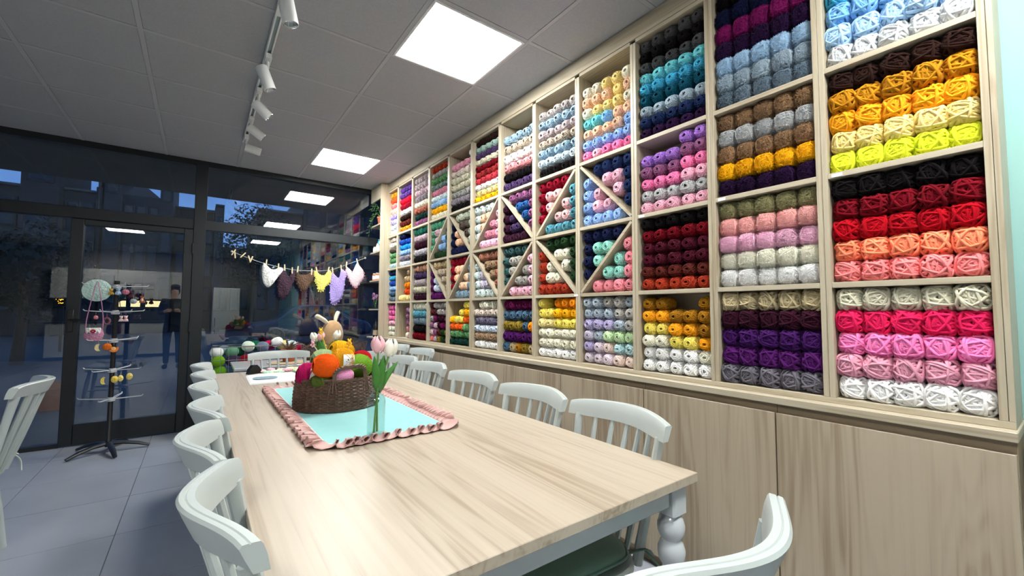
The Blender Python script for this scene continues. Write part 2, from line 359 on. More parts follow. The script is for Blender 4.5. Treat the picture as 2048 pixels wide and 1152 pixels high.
# ------------------------------------------------------------------ yarn wall shelving
XS, XBK = 1.83, 2.0                      # front edge and back of the shelving
P0, PP = .1406, .418
ZS = [(.92, 1.311), (1.331, 1.708), (1.728, 2.104), (2.124, 2.665)]
YEND = 5.035
def post(k): return P0 + PP*k
def cell(k): return post(k)+.018, (post(k+1)-.018 if k < 11 else YEND)
sh = thing('yarn_shelf', 'wall-high pale ash cubbyhole shelving full of yarn', 'shelf', (XS, 0, .9))
def sp(name, mb, mat): return part(name, mb, mat, sh)
for k in range(12):
    y = post(k)
    for s in (-1, 1):
        a, b = (y-.018, y-.0006) if s < 0 else (y+.0006, y+.018)
        if k == 0 and s < 0: a = y-.014
        sp('upright', MB().cbox(0, XBK-XS, a, b, .02, 1.767, .0012), 'ash_z')
for k in range(12):
    a, b = cell(k)
    for lv in range(1, 4): sp('shelf_board', MB().cbox(.001, XBK-XS, a, b, ZS[lv][0]-.02-.9, ZS[lv][0]-.9, .0012), 'ash_y')
    sp('top_board', MB().cbox(.001, XBK-XS, a, b, 2.665-.9, 2.685-.9, .0012), 'ash_y')
sp('bottom_board', MB().cbox(0, XBK-XS, P0-.014, YEND, 0, .02, .0012), 'ash_y')
sp('fascia', MB().cbox(-.002, .016, P0-.014, YEND, 2.687-.9, ZC-.9-.0005, .0015), 'ash_y')
sp('back_panel', MB().box(XBK-XS, XBK-XS+.015, P0-.014, YEND, 0, ZC-.9-.001), 'ash_z')
DIAG = {(3,2): '\\', (3,1): '/', (4,2): '/', (4,1): '\\', (5,2): '\\', (5,1): '/', (6,2): '/', (6,1): '\\', (7,2): '\\', (7,1): '/', (8,2): '/', (8,1): '\\'}
for (k, lv), d in DIAG.items():
    a, b = cell(k); z0, z1 = ZS[lv]            # '/' : low on the left of the picture (large y)
    ya, yb = (b, a) if d == '/' else (a, b)      # low end, high end
    dy, dz = yb-ya, z1-z0; L = math.hypot(dy, dz); ny, nz_ = -dz/L*.009, dy/L*.009; e = .011
    sy = 1 if dy > 0 else -1
    m = MB(); q = []
    for x in (.003, XBK-XS-.004):
        q += [(x, ya+sy*e*.0, z0-.9+e*1.05), (x, ya+sy*e*1.05, z0-.9), (x, yb, z1-.9-e*1.05), (x, yb-sy*e*1.05, z1-.9)]
    m.add(q, [(0,1,2,3), (7,6,5,4), (0,4,5,1), (1,5,6,2), (2,6,7,3), (3,7,4,0)])
    sp('diagonal_divider', m, 'ash_y')
for (k, lv) in ((0, 2), (2, 2), (1, 2), (4, 1)):      # small price strips on shelf edges
    b = cell(k)[1] - (.012 if k != 4 else .37); z = ZS[lv][0]-.9-.011
    sp('price_strip', MB().box(-.0012, .0008, b-.032, b, z-.006, z+.006), 'paper')

# ledge and lower cabinets
ld = thing('ledge_board', 'long pale ash ledge running under the yarn shelves', 'ledge', (1.785, 0, .872))
part('board', MB().cbox(0, .235, P0-.018, YEND+.004, 0, .0275, .002), 'ash_y', ld)
for k in range(9):
    y0 = .126 + .6*k; y1 = min(y0+.598, 5.43)
    if k == 8: y1 = 5.42
    t = thing('base_cabinet', '%s ash base cabinet counting from the mint wall, below the ledge' % ORD[k], 'cabinet', (1.80, y0, 0), 0, 'ash base cabinets under the yarn shelves')
    W = y1-y0
    part('carcass', MB().cbox(.012, .215, 0, W, .06, .8705, .001), 'recess', t)
    part('plinth', MB().cbox(.03, .2, 0, W, 0, .06, .001), 'recess', t)
    part('door', MB().cbox(-.008, .0115, .0015, W-.0015, .062, .838, .0012), 'door', t)

# end unit with open shelves beside the window
en = thing('corner_shelf_unit', 'narrow open ash corner shelf unit between yarn wall and window', 'shelf', (1.735, 5.04, .875))
part('side_panel', MB().cbox(0, .28, 0, .02, .025, ZC-.876, .002), 'ash_z', en)
part('header', MB().cbox(.0, .02, .02, .375, 1.72, ZC-.876, .002), 'ash_y', en)
part('back_panel', MB().box(.262, .28, .02, .375, .025, ZC-.876), 'ash_z', en)
NZ = [2.29, 1.955, 1.60, 1.243, .8995]
for i, z in enumerate(NZ): part('shelf_board', MB().cbox(-.02 if i == 4 else .0, .262, .02, .375, z-.875-.018, z-.875, .002), 'ash_y', en)
sc_ = MB()
for i in range(7): sc_.lathe([(.006, -.0015), (.006, .001)], 8, (.045, -.0005, .15+i*.26), 'Y')
part('screw_caps', sc_, 'door', en)

# ------------------------------------------------------------------ yarn
def warp(D, n=2.7):
    return D / (np.abs(D)**n).sum(1)[:, None]**(1/n)
def winding(layers, tube_r, sides, ppt, seed, core=(14, 9), n=2.7, flat=.75, core_r=.93):
    """unit ball wound with yarn, hole at the +-X ends; returns verts, quads"""
    rng = np.random.RandomState(seed); V = []; Fq = []; off = 0
    nu, nv = core
    th = np.linspace(0, PI, nv+1); ph = np.linspace(0, 2*PI, nu, endpoint=False)
    T_, P_ = np.meshgrid(th, ph, indexing='ij'); D = np.stack([np.cos(T_), np.sin(T_)*np.cos(P_), np.sin(T_)*np.sin(P_)], -1).reshape(-1, 3)
    C = warp(D, n)*core_r; ang = np.minimum(T_, PI-T_).ravel(); C[:, 0] *= np.clip(.35+ang/.45*.65, .35, 1)
    V.append(C)
    for i in range(nv):
        for j in range(nu): Fq.append((i*nu+j, (i+1)*nu+j, (i+1)*nu+(j+1)%nu, i*nu+(j+1)%nu))
    off = len(C)
    for (turns, delta, rad, jit, k) in layers:
        N = int(turns*ppt); t = np.linspace(0, 2*PI*turns, N)
        turn = (t/(2*PI)); jn = rng.normal(0, jit, int(turns)+3); jr = rng.normal(0, .018, int(turns)+3); jp = rng.normal(0, jit*.8, int(turns)+3)
        de = delta + np.interp(turn, np.arange(len(jn)), jn); rr = rad + np.interp(turn, np.arange(len(jr)), jr)
        ph = k*t + np.interp(turn, np.arange(len(jp)), jp) + rng.rand()*6
        e1 = np.stack([np.cos(de), np.sin(de)*np.cos(ph), np.sin(de)*np.sin(ph)], 1); e2 = np.stack([0*ph, -np.sin(ph), np.cos(ph)], 1)
        D = np.cos(t)[:, None]*e1 + np.sin(t)[:, None]*e2; Pt = warp(D, n)*rr[:, None]
        Tn = np.gradient(Pt, axis=0); Tn /= np.linalg.norm(Tn, axis=1)[:, None]+1e-9
        Nn = D - Tn*(D*Tn).sum(1)[:, None]; Nn /= np.linalg.norm(Nn, axis=1)[:, None]+1e-9; Bn = np.cross(Tn, Nn)
        a = np.linspace(0, 2*PI, sides, endpoint=False)
        R = Pt[:, None, :] + tube_r*(np.cos(a)[None, :, None]*Nn[:, None, :]*flat + np.sin(a)[None, :, None]*Bn[:, None, :])
        V.append(R.reshape(-1, 3))
        I = np.arange(N-1)
        for j in range(sides):
            j2 = (j+1) % sides
            Fq.extend(zip(off+I*sides+j, off+I*sides+j2, off+(I+1)*sides+j2, off+(I+1)*sides+j))
        off += N*sides
    return np.concatenate(V), np.array(Fq, np.int64)
def np_mesh(name, V, Fq, mat, smooth=True, tri=False):
    me = bpy.data.meshes.new(name); nf, q = len(Fq), (3 if tri else 4)
    me.vertices.add(len(V)); me.vertices.foreach_set('co', V.astype(np.float32).ravel())
    me.loops.add(nf*q); me.loops.foreach_set('vertex_index', Fq.astype(np.int32).ravel())
    me.polygons.add(nf); me.polygons.foreach_set('loop_start', np.arange(nf, dtype=np.int32)*q)
    me.update(calc_edges=True)
    if smooth: me.shade_smooth()
    me.materials.append(M[mat]); return me
COTTON = [np_mesh('yarn_ball', *winding([(30, .30, .945, .05, 1/30), (9, .55, 1.0, .10, .21), (5, 1.0, 1.0, .1, .13)], .056, 4, 20, 10+s, n=2.45, core_r=.90), 'yarn') for s in range(5)]
CHEN = [np_mesh('chenille_skein', *winding([(15, .20, .88, .10, 1/15), (6, .5, .95, .16, .19), (4, 1.0, .97, .15, .3)], .125, 6, 24, 30+s, n=4.0, core_r=.80, flat=.9), 'chenille') for s in range(5)]
def plush(seed):
    rng = np.random.RandomState(seed)
    V, Fq = winding([(16, .22, .91, .12, 1/16), (6, .7, .94, .2, .23)], .12, 4, 16, seed, n=3.6, core_r=.90)
    d = rng.normal(0, 1, (4200, 3)); d /= np.linalg.norm(d, axis=1)[:, None]; p = warp(d, 3.6)*rng.uniform(.88, 1.02, 4200)[:, None]
    tn = np.cross(d, rng.normal(0, 1, (4200, 3))); tn /= np.linalg.norm(tn, axis=1)[:, None]; L = rng.uniform(.10, .26, 4200)[:, None]
    bn = np.cross(d, tn); wv = rng.uniform(.012, .024, 4200)[:, None]
    a = p - bn*wv; b = p + bn*wv; c = p + tn*L*.6 + d*.075 + bn*wv*.8; e = p + tn*L*.6 + d*.075 - bn*wv*.8
    o = len(V); Q = np.stack([a, b, c, e], 1).reshape(-1, 3); I = np.arange(4200)*4+o
    return np.concatenate([V, Q]), np.concatenate([Fq, np.stack([I, I+1, I+2, I+3], 1)])
PLUSH = [np_mesh('plush_skein', *plush(50+s), 'plush') for s in range(4)]
LOWV = [winding([(17, .34, .955, .05, 1/17), (4, .6, 1.0, .1, .22)], .078, 3, 12, 70+s, core=(10, 6), n=2.4, core_r=.9) for s in range(4)]

K = {  # yarn colours as they look in the room
 'silver':(206,210,214),'pale blue':(168,204,238),'sky blue':(126,182,234),'turquoise':(70,172,208),'royal blue':(38,78,168),'dark brown':(40,22,18),'mustard':(186,128,24),
 'golden':(246,170,34),'pale yellow':(246,222,146),'neon yellow':(230,240,56),'black':(16,12,14),'dark red':(112,8,24),'red':(172,8,26),'coral':(255,142,106),'salmon':(242,136,138),
 'beige grey':(202,198,176),'raspberry':(226,34,92),'bright pink':(250,134,194),'dusty pink':(228,160,182),'white':(244,244,244),'navy':(24,30,66),'magenta':(134,24,98),'dark purple':(44,20,58),
 'ice blue':(172,204,232),'pale grey-blue':(166,184,198),'slate':(112,130,146),'camel':(150,118,88),'light grey':(188,190,192),'yellow':(255,192,26),'khaki':(152,148,108),'shell pink':(246,184,180),
 'candy pink':(246,194,220),'cream':(240,238,220),'sand':(178,164,130),'maroon':(50,14,32),'violet':(60,20,84),'purple':(76,24,92),'charcoal':(106,102,112),'dark grey':(74,74,76),'aqua':(116,206,216),
 'dark teal':(14,78,98),'ink blue':(32,48,90),'lilac':(172,124,212),'mauve':(144,90,130),'rose pink':(250,136,188),'light pink':(246,186,208),'burgundy':(80,18,38),'chestnut':(94,38,32),'rust':(170,58,36),
 'olive gold':(160,110,24),'lemon':(244,226,110),'butter':(240,224,160),'peach':(248,204,172),'cornflower':(150,184,236),'baby pink':(244,192,212),'mint':(156,222,208),'blush':(240,150,164),'blue grey':(172,184,196),
 'grey beige':(178,174,170),'lavender':(188,178,216),'pale lilac':(212,204,222),'pale green':(194,220,176),'pale teal':(178,208,212),'pale mauve':(220,206,218),'pale peach':(228,206,198),'greige':(176,168,166),
 'steel blue':(140,166,184),'taupe':(176,162,146),'pale ice':(196,212,222),'crimson':(138,14,38),'soft pink':(246,196,198),'teal':(96,160,178),'forest green':(34,62,36),'ivory':(238,234,214),'orange':(246,150,24),
 'dusty rose':(212,142,146),'dark violet':(72,54,92),'plum':(56,24,44),'blue':(44,92,152),'pine':(58,92,94),'stone':(166,164,158),'wine':(104,22,74),'denim':(74,102,126),'olive':(138,116,44),'sage':(150,176,166),
 'brick':(154,46,48),'rose red':(192,62,74),'variegated brown':(166,112,92),'heather':(112,106,128),'frost':(216,226,240),'tan':(156,130,104),'pale beige':(216,202,192),'grey':(164,164,160),'ash green':(194,200,182),
 'deep taupe':(92,82,76),'tangerine':(238,104,34),'spring green':(124,170,118),'green':(98,148,98),'bottle green':(22,58,52),'grey green':(122,146,140),'rose':(216,142,162),'pale aqua':(216,230,230),'light blue':(150,190,232),
 'sea green':(90,160,130),'oat':(186,166,128),'aubergine':(96,28,98),'dark maroon':(76,34,44),'mauve grey':(176,164,168),'pale rose':(208,184,194),'iron':(140,132,142),'terracotta pink':(168,100,84),'emerald':(40,112,96),
 'pearl':(188,184,192),'brown peach':(188,144,118),'indigo':(86,58,132),'scarlet':(230,26,54),'azure':(44,160,236),'carrot':(236,84,28),'sunflower':(216,152,44),'burnt orange':(196,88,44),'periwinkle':(168,154,222),
 'leaf green':(110,160,112),'hot pink':(240,120,190)}
R = lambda *a: list(a)
CUB = {
 (0,3): ('c', ['navy','royal blue','turquoise','sky blue','pale blue','silver'], .078), (0,2): ('c', ['dark brown','mustard','golden','pale yellow','neon yellow']),
 (0,1): ('c', ['black','dark red','red','coral','salmon']), (0,0): ('c', ['beige grey','raspberry','bright pink','dusty pink','white']),
 (1,3): ('p', ['black','navy','magenta','dark purple','ice blue','pale grey-blue','slate']), (1,2): ('p', ['camel','light grey','camel','yellow','dark purple']),
 (1,1): ('p', ['khaki','shell pink','candy pink','cream','white']), (1,0): ('c', ['sand','maroon','violet','purple','charcoal']),
 (2,3): ('b', ['dark grey','black','dark grey','aqua','turquoise','dark teal','pale grey-blue','ink blue','dark purple'], .0595),
 (2,2): ('b', [R(None,None,None,'lilac','lilac'), R('lilac','lilac','lilac','mauve','mauve'), R('mauve','mauve','mauve','rose pink','rose pink'), R('rose pink','rose pink','rose pink','light pink','light pink'), 'light grey', 'light pink']),
 (2,1): ('b', ['black','dark red','burgundy','burgundy','chestnut','rust']),
 (2,0): ('b', [R('olive gold','olive gold',None,None,'olive gold'), R('golden','golden','olive gold','olive gold','olive gold'), R('lemon','lemon','golden','golden','olive gold'), R('ivory','ivory','lemon','lemon','golden'), R('white','white','white','white','cream'), 'white'], .062),
 (3,3): ('b', [R('ivory','ivory','pale yellow','pale yellow','ivory'), R('peach','peach','peach','pale yellow','peach'), R('ivory','pale yellow','pale yellow','pale yellow','ivory'), R('aqua','aqua','sky blue','peach','peach'), R('peach','peach','peach','peach','cornflower'), R('cornflower','cornflower','cornflower','cornflower','cornflower'), R('rose pink','light pink','rose pink','rose pink','rose pink')], .066),
 (3,0): ('b', [R('blue grey','blue grey','grey beige','grey beige','blue grey'), R('blue grey','blue grey','blue grey','grey beige','grey beige'), R('lavender','lavender','lavender','blue grey','grey beige'), R('pale lilac','blue grey','pale green','pale green','pale green'), R('lavender','pale mauve','pale peach','pale teal','pale teal'), R('pale mauve','pale mauve','pale mauve','pale peach','pale peach')]),
 (4,3): ('b', ['greige','steel blue','mauve grey','taupe','steel blue','pale ice','black'], .067),
 (4,0): ('b', [R('lemon',None,'orange','orange','orange'), R('lemon','lemon','yellow','yellow','yellow'), R('butter','butter','lemon','lemon','lemon'), 'ivory', 'ivory', 'white']),
 (5,3): ('b', ['steel blue','taupe','white','dusty rose','black','dark violet'], .073),
 (5,0): ('b', ['wine','denim',R('olive','olive','olive','denim','orange'),'purple',R('denim','oat','olive gold','olive','oat')]),
 (6,3): ('b', ['dark brown','sage','dark violet','beige grey','dark red','brick','rose red','white','butter','yellow'], .0535),
 (6,0): ('b', [R(None,'cream','cream','cream',None),'pale beige','heather','frost','tan','white'], .064),
 (7,3): ('b', [R(None,None,None,None,'white'),'dusty pink','pale beige','beige grey','beige grey','grey','iron','black'], .064),
 (7,0): ('b', [R(None,None,None,'lemon','lemon'), R(None,None,'lemon','yellow','yellow'), R('yellow','lemon','lemon','tangerine','tangerine'), R('tangerine','tangerine','tangerine','spring green','spring green'), 'green', 'bottle green'], .064),
 (8,3): ('b', ['rust','grey','green','grey green','rose','pale aqua','light blue','yellow','ivory'], .0595),
 (8,0): ('b', [R('dark maroon','stone','mauve grey','stone','stone'),R('chestnut','dark maroon','stone','mauve grey','stone'),R('mauve grey','wine','maroon','maroon','mauve'),R('mauve','pale rose','maroon','wine','wine'),R('pale rose','mauve','chestnut','forest green','olive'),R('salmon','pale rose','olive','forest green','olive')]),
 (9,3): ('b', ['mauve grey','mauve grey','pale rose','iron','cream','terracotta pink','bottle green','mauve'], .066), (9,2): ('b', ['emerald','pale rose','maroon','pearl','black']),
 (9,1): ('b', ['brown peach','dark violet','mauve grey','beige grey','plum']), (9,0): ('b', ['cream','teal','slate','black','dark red']),
 (10,3): ('b', ['indigo','indigo','scarlet','crimson','white','dark brown','chestnut','sunflower'], .065), (10,2): ('b', [R('navy','navy',None,None,None),'royal blue','azure','light blue','iron','frost'], .062),
 (10,1): ('b', [R(None,None,None,'tan',None),R(None,None,'oat','oat','oat'),R(None,None,'orange','orange','orange'),R(None,None,'carrot','carrot','carrot'),R('butter','butter','butter','butter','butter')], .07),
 (10,0): ('b', [R(None,None,None,'mauve','mauve grey'),R(None,None,None,'mauve','mauve'),R(None,None,None,'mauve','rose'),R(None,None,None,'rose','rose'),R(None,None,None,'ivory','rose')], .068),
 (11,3): ('b', ['sunflower','burnt orange','salmon','peach','periwinkle','lavender','frost','ivory'], .066), (11,2): ('b', ['pale beige','cream','deep taupe','leaf green','green','pale teal'], .062),
 (11,1): ('b', ['ink blue','turquoise','royal blue','light blue','denim','slate'], .062), (11,0): ('b', ['hot pink','hot pink','rose pink','light pink','cream','cream'], .062),
}
# cubbies with a diagonal: colours at the rim and in the middle, above and below the divider
DC = {(3,2): ('ink blue','baby pink','cornflower','baby pink'), (3,1): ('navy','mint','blush','mint'), (4,2): ('crimson','soft pink','teal','soft pink'), (4,1): ('forest green','ivory','rust','ivory'),
      (5,2): ('mauve','blue','plum','dark violet'), (5,1): ('pine','stone','baby pink','stone'), (6,2): ('pale aqua','peach','candy pink','rose'), (6,1): ('variegated brown','tan','pale aqua','pale lilac'),
      (7,2): ('ash green','deep taupe','navy','peach'), (7,1): ('crimson','peach','steel blue','peach'), (8,2): ('sea green','pale rose','forest green','light blue'), (8,1): ('oat','taupe','aubergine','frost')}
KIND = {'b': ('yarn_ball', 'yarn ball', COTTON, .058), 'c': ('chenille_skein', 'chenille skein', CHEN, .072), 'p': ('plush_skein', 'plush skein', PLUSH, .07)}
GRP = {'b': 'yarn balls in the wall shelves', 'c': 'chenille skeins in the wall shelves', 'p': 'plush skeins in the wall shelves'}
LEVEL = ['bottom', 'third', 'second', 'top']
rng = random.Random(5); far = []
def put(kind, colour, k, lv, nth, row, y, z, b, c, slack=0.0):
    nm, word, pool, a = KIND[kind]
    x = XS + .006 + a + rng.uniform(0, .012) + slack; y += rng.uniform(-.002, .002); roll = rng.choice((0, PI)) + rng.uniform(-.14, .14)
    tilt = rng.uniform(-.08, .08); s = (a*rng.uniform(.95, 1.05)*rng.choice((1, -1)), b, c*rng.uniform(.98, 1.04))
    rgb = K[colour]; f = rng.uniform(.95, 1.04); rgb = [min(255, v*f) for v in rgb]
    if k <= 3 or (k == 4 and lv < 2):
        s = (abs(s[0]), s[1], s[2])
        o = link(nm, rng.choice(pool), None, None, (x, y, z), (roll, 0, tilt), s, rgb)
        o['label'] = '%s %s, %s from left, %s row up, %s shelf, %s column from right' % (colour, word, ORD[nth], ORD[row], LEVEL[lv], ORD[k])
        o['category'] = 'yarn'; o['group'] = GRP[kind]
    else: far.append((rng.randrange(4), (x, y, z), roll, tilt, (abs(s[0]), s[1], s[2]), rgb))
for (k, lv), spec in CUB.items():
    kind, rows = spec[0], spec[1]; ya, yb = cell(k); z0, z1 = ZS[lv]; nr = len(rows)
    h = spec[2] if len(spec) > 2 else (z1-z0-.004)/nr
    for i, row in enumerate(reversed(rows)):
        n = 3 if k == 11 else 5
        cols = [row]*n if isinstance(row, str) else row[:n]
        p = (yb-ya-.004)/n; cnt = 0
        for j, c in enumerate(cols):
            if c is None: continue
            put(kind, c, k, lv, cnt, i, yb-.002-p*(j+.5), z0+h*(i+.5)+.001, p*(.515 if kind == 'b' else .53), h*.535); cnt += 1
for (k, lv), (ca, cb, cc, cd) in DC.items():
    ya, yb = cell(k); z0, z1 = ZS[lv]; d = DIAG[(k, lv)]; n = 5; p = (yb-ya-.004)/n; h = (z1-z0-.004)/n; Lr = math.hypot(yb-ya, z1-z0)
    for i in range(n):
        cnt = 0
        for j in range(n):
            u, v = p*(j+.5), h*(i+.5)                     # u: from the left of the picture
            t = (v/(z1-z0) - u/(yb-ya)) if d == '/' else (v/(z1-z0) + u/(yb-ya) - 1)   # >0 above the divider
            dist = t*(yb-ya)*(z1-z0)/Lr
            if abs(dist) < .03: continue
            sgn = 1 if t > 0 else -1; push = max(0, .046-abs(dist)); 
            du = (-1 if d == '/' else 1)*push*.72*sgn; dv = push*.72*sgn
            if t > 0: rim = i == n-1 or (j == 0 if d == '/' else j == n-1)
            else: rim = i == 0 or (j == n-1 if d == '/' else j == 0)
            c = (ca if rim else cb) if t > 0 else (cc if rim else cd)
            put('b', c, k, lv, cnt, i, yb-.002-min(max(u+du, p*.5), (n-.5)*p), z0+min(max(v+dv, h*.5), (n-.5)*h)+.001, p*.515, h*.515); cnt += 1
# the smaller, farther yarn balls together
Vs, Fs, Cs, off = [], [], [], 0
for (vi, loc, roll, tilt, s, rgb) in far:
    V, Fq = LOWV[vi]; cr, sr, ct, st = math.cos(roll), math.sin(roll), math.cos(tilt), math.sin(tilt)
    Mx = np.array([[ct, -st, 0], [st, ct, 0], [0, 0, 1]]) @ np.array([[1, 0, 0], [0, cr, -sr], [0, sr, cr]])
    Vs.append((V*np.array(s)) @ Mx.T + np.array(loc)); Fs.append(Fq+off); off += len(V); Cs.append(np.tile(np.array([*lin(rgb), 1.0]), (len(V), 1)))
me = np_mesh('yarn_ball_mass', np.concatenate(Vs), np.concatenate(Fs), 'yarnfar')
at = me.attributes.new('col', 'FLOAT_COLOR', 'POINT'); at.data.foreach_set('color', np.concatenate(Cs).astype(np.float32).ravel())
o = link('yarn_ball_mass', me); tag(o, 'many-coloured yarn balls filling the farther cubbies toward the window', 'yarn'); o['kind'] = 'stuff'

# ------------------------------------------------------------------ dining table
TX0, TX1, TY0, TY1, TZ = .107, 1.20, .70, 3.85, .75
tb = thing('dining_table', 'long ash-topped table with white turned legs down the middle of the shop', 'table', (0, 0, 0))
part('tabletop', MB().cbox(TX0, TX1, TY0, TY1, TZ-.026, TZ, .0015), 'table', tb)
for (a, b, c, d) in ((TX0+.09, TX1-.09, TY0+.035, TY0+.055), (TX0+.09, TX1-.09, TY1-.055, TY1-.035), (TX0+.035, TX0+.055, TY0+.09, TY1-.09), (TX1-.055, TX1-.035, TY0+.09, TY1-.09)):
    part('apron', MB().cbox(a, b, c, d, .66, TZ-.0265, .003), 'whitegloss', tb)
leg = MB()
pts = [(-.045, .70-.145), (-.035, .70-.165), (.035, .70-.165), (.045, .70-.145), (.045, TZ-.027), (-.045, TZ-.027)]
leg.cbox(-.033, .033, -.033, .033, .628, TZ-.0265, .006)
prof = [(.024, .630), (.027, .626), (.034, .616), (.0388, .600), (.0395, .590), (.038, .578), (.032, .564), (.026, .5565), (.026, .555), (.033, .547), (.0388, .530), (.0395, .518), (.037, .502), (.030, .488), (.0255, .482), (.0255, .478),
        (.028, .470), (.036, .452), (.040, .432), (.041, .415), (.038, .36), (.032, .27), (.028, .19), (.032, .15), (.036, .135), (.027, .12), (.027, .11), (.035, .09), (.035, .065), (.022, .0)]
leg.lathe(prof, 24)
leg_me = leg.mesh('leg', False); leg_me.materials.append(M['whitegloss'])
for p in leg_me.polygons: p.use_smooth = len(p.vertices) == 4 and p.center[2] < .627
for x in (TX0+.055, TX1-.055):
    for y in (TY0+.055, TY1-.055): link('leg', leg_me, None, tb, (x, y, 0))

# ------------------------------------------------------------------ spindle-back chairs
def make_chair():
    """faces +Y, origin on the floor under the seat"""
    P = {}
    HW, SAG = .234, .085
    def back(s, z):                      # point on the leaning back surface
        return -.19 - (z-.45)*.19 - SAG*(.55*(1-(s/HW)**2)+.45*.5*(1+math.cos(PI*s/HW)))*min(1, max(.45, .45+.55*(z-.45)/.4))
    rail = MB(); n = 28; sect = []
    for i in range(n+1):
        s = -HW + 2*HW*i/n; e = abs(s)/HW
        zt = .873 - .012*e**6; zb = .808 + .004*e**2; tt, tb_ = .0165, .012
        y0 = back(s, .81); y1 = back(s, .872) - .004
        sect.append([(s, y0+tb_, zb), (s, y0-tb_, zb), (s, (y0+y1)/2-tb_-.004, (zb+zt)/2), (s, y1-tt, zt-.006), (s, y1-tt*.75, zt-.0006), (s, y1-.004, zt), (s, y1-.002, zt-.0026), (s, y1, zt), (s, y1+tt*.75, zt-.0006), (s, y1+tt, zt-.006), (s, (y0+y1)/2+tb_+.003, (zb+zt)/2)])
    m = len(sect[0]); vs = [p for q in sect for p in q]
    fs = [(i*m+j, i*m+(j+1) % m, (i+1)*m+(j+1) % m, (i+1)*m+j) for i in range(n) for j in range(m)] + [tuple(range(m-1, -1, -1)), tuple(range(n*m, n*m+m))]
    rail.add(vs, fs); P['top_rail'] = [rail]
    P['back_post'] = []; P['spindle'] = []
    for s in (-.198, .198):
        q = MB(); zs = np.linspace(.43, .815, 7)
        q.tube([(s*.86+(s*.14)*(z-.43)/.37, back(s, z)*1.0, z) for z in zs], [.019, .0185, .017, .016, .016, .0165, .018], 8, flat=.8); P['back_post'].append(q)
    for s in (-.132, -.066, 0, .066, .132):
        q = MB(); zs = np.linspace(.445, .815, 6)
        q.tube([(s*(.84+.16*(z-.445)/.355), back(s, z), z) for z in zs], [.009, .0115, .0125, .0115, .0095, .009], 7); P['spindle'].append(q)
    seat = MB()
    def outline(k, n=28):
        t = 2*PI*k/n; c, s_ = math.cos(t), math.sin(t); e = .55
        return (.215*math.copysign(abs(c)**e, c)*(1+.05*s_), .205*math.copysign(abs(s_)**e, s_))
    vs = []; n = 28
    for (z, f) in ((.418, .93), (.424, 1), (.444, 1), (.45, .97), (.445, .7), (.442, .01)):
        for k in range(n): x, y = outline(k); vs.append((x*f, y*f-.01, z))
    fs = [(i*n+j, i*n+(j+1) % n, (i+1)*n+(j+1) % n, (i+1)*n+j) for i in range(5) for j in range(n)] + [tuple(range(n-1, -1, -1))]
    seat.add(vs, fs); P['seat'] = [seat]
    P['leg'] = []
    for sx in (-1, 1):
        for sy in (-1, 1):
            q = MB(); a = Vector((sx*.15, sy*.14-.01, .425)); b = Vector((sx*.195, sy*.19-.01, 0))
            q.tube([a.lerp(b, t) for t in (0, .12, .3, .5, .7, .9, 1)], [.017, .019, .0215, .0215, .0195, .017, .0165], 10); P['leg'].append(q)
    P['stretcher'] = []
    for sx in (-1, 1): q = MB(); q.tube([(sx*.18, -.155, .19), (sx*.178, -.01, .19), (sx*.18, .135, .19)], [.009, .0125, .009], 8); P['stretcher'].append(q)
    q = MB(); q.tube([(-.178, -.01, .19), (0, -.01, .19), (.178, -.01, .19)], [.009, .0125, .009], 8); P['stretcher'].append(q)
    return {k: [x.mesh(k, True) for x in v] for k, v in P.items()}
CH = make_chair(); OFF = .375
for k, v in CH.items():
    for x in v:
        x.materials.append(M['white'])
        if k in ('top_rail',):
            for p in x.polygons: p.use_smooth = True
def chair(x, y, rz, label, group):
    t = thing('spindle_chair', label, 'chair', (x, y, 0), rz, group)
    for k, v in CH.items():
        for me_ in v: link(k, me_, None, t)
    return t
GL, GR = 'white spindle chairs along the window-door side of the table', 'white spindle chairs along the yarn side of the table'
LY = [1.02, 1.49, 1.975, 2.45, 2.91, 3.38]; LX = [-.022, -.045, -.024, -.030, -.028, -.035]
LW = ['nearest', 'second nearest', 'third nearest', 'fourth nearest', 'second farthest', 'farthest']
for i in range(6): chair(LX[i]+OFF, LY[i], -PI/2, '%s white spindle chair on the door side of the table' % LW[i], GL)
RY = [1.06, 1.53, 2.06, 2.62, 3.10, 3.52]; RX = [1.335, 1.335, 1.35, 1.345, 1.36, 1.325]; RA = [-.09, -.03, .02, .02, .03, .12]
for i in range(6): chair(RX[i]-OFF, RY[i], PI/2+RA[i], '%s white spindle chair on the yarn wall side of the table' % LW[i], GR)
chair(1.735-OFF+.035, 3.66, PI/2, 'white spindle chair backed against the base cabinets, nearer one', 'white spindle chairs backed against the cabinets')
chair(1.735-OFF+.035, 4.22, PI/2, 'white spindle chair backed against the base cabinets, farther one', 'white spindle chairs backed against the cabinets')
chair(.575, 4.20-OFF, PI+.03, 'white spindle chair at the far end of the table', 'white spindle chairs at the table ends')
chair(.70, .28+OFF, 0.0, 'white spindle chair at the near end of the table, cut by the frame', 'white spindle chairs at the table ends')
chair(-.958, 3.15, PI/2+.06, 'lone white spindle chair with pale cushion at the left edge', None)

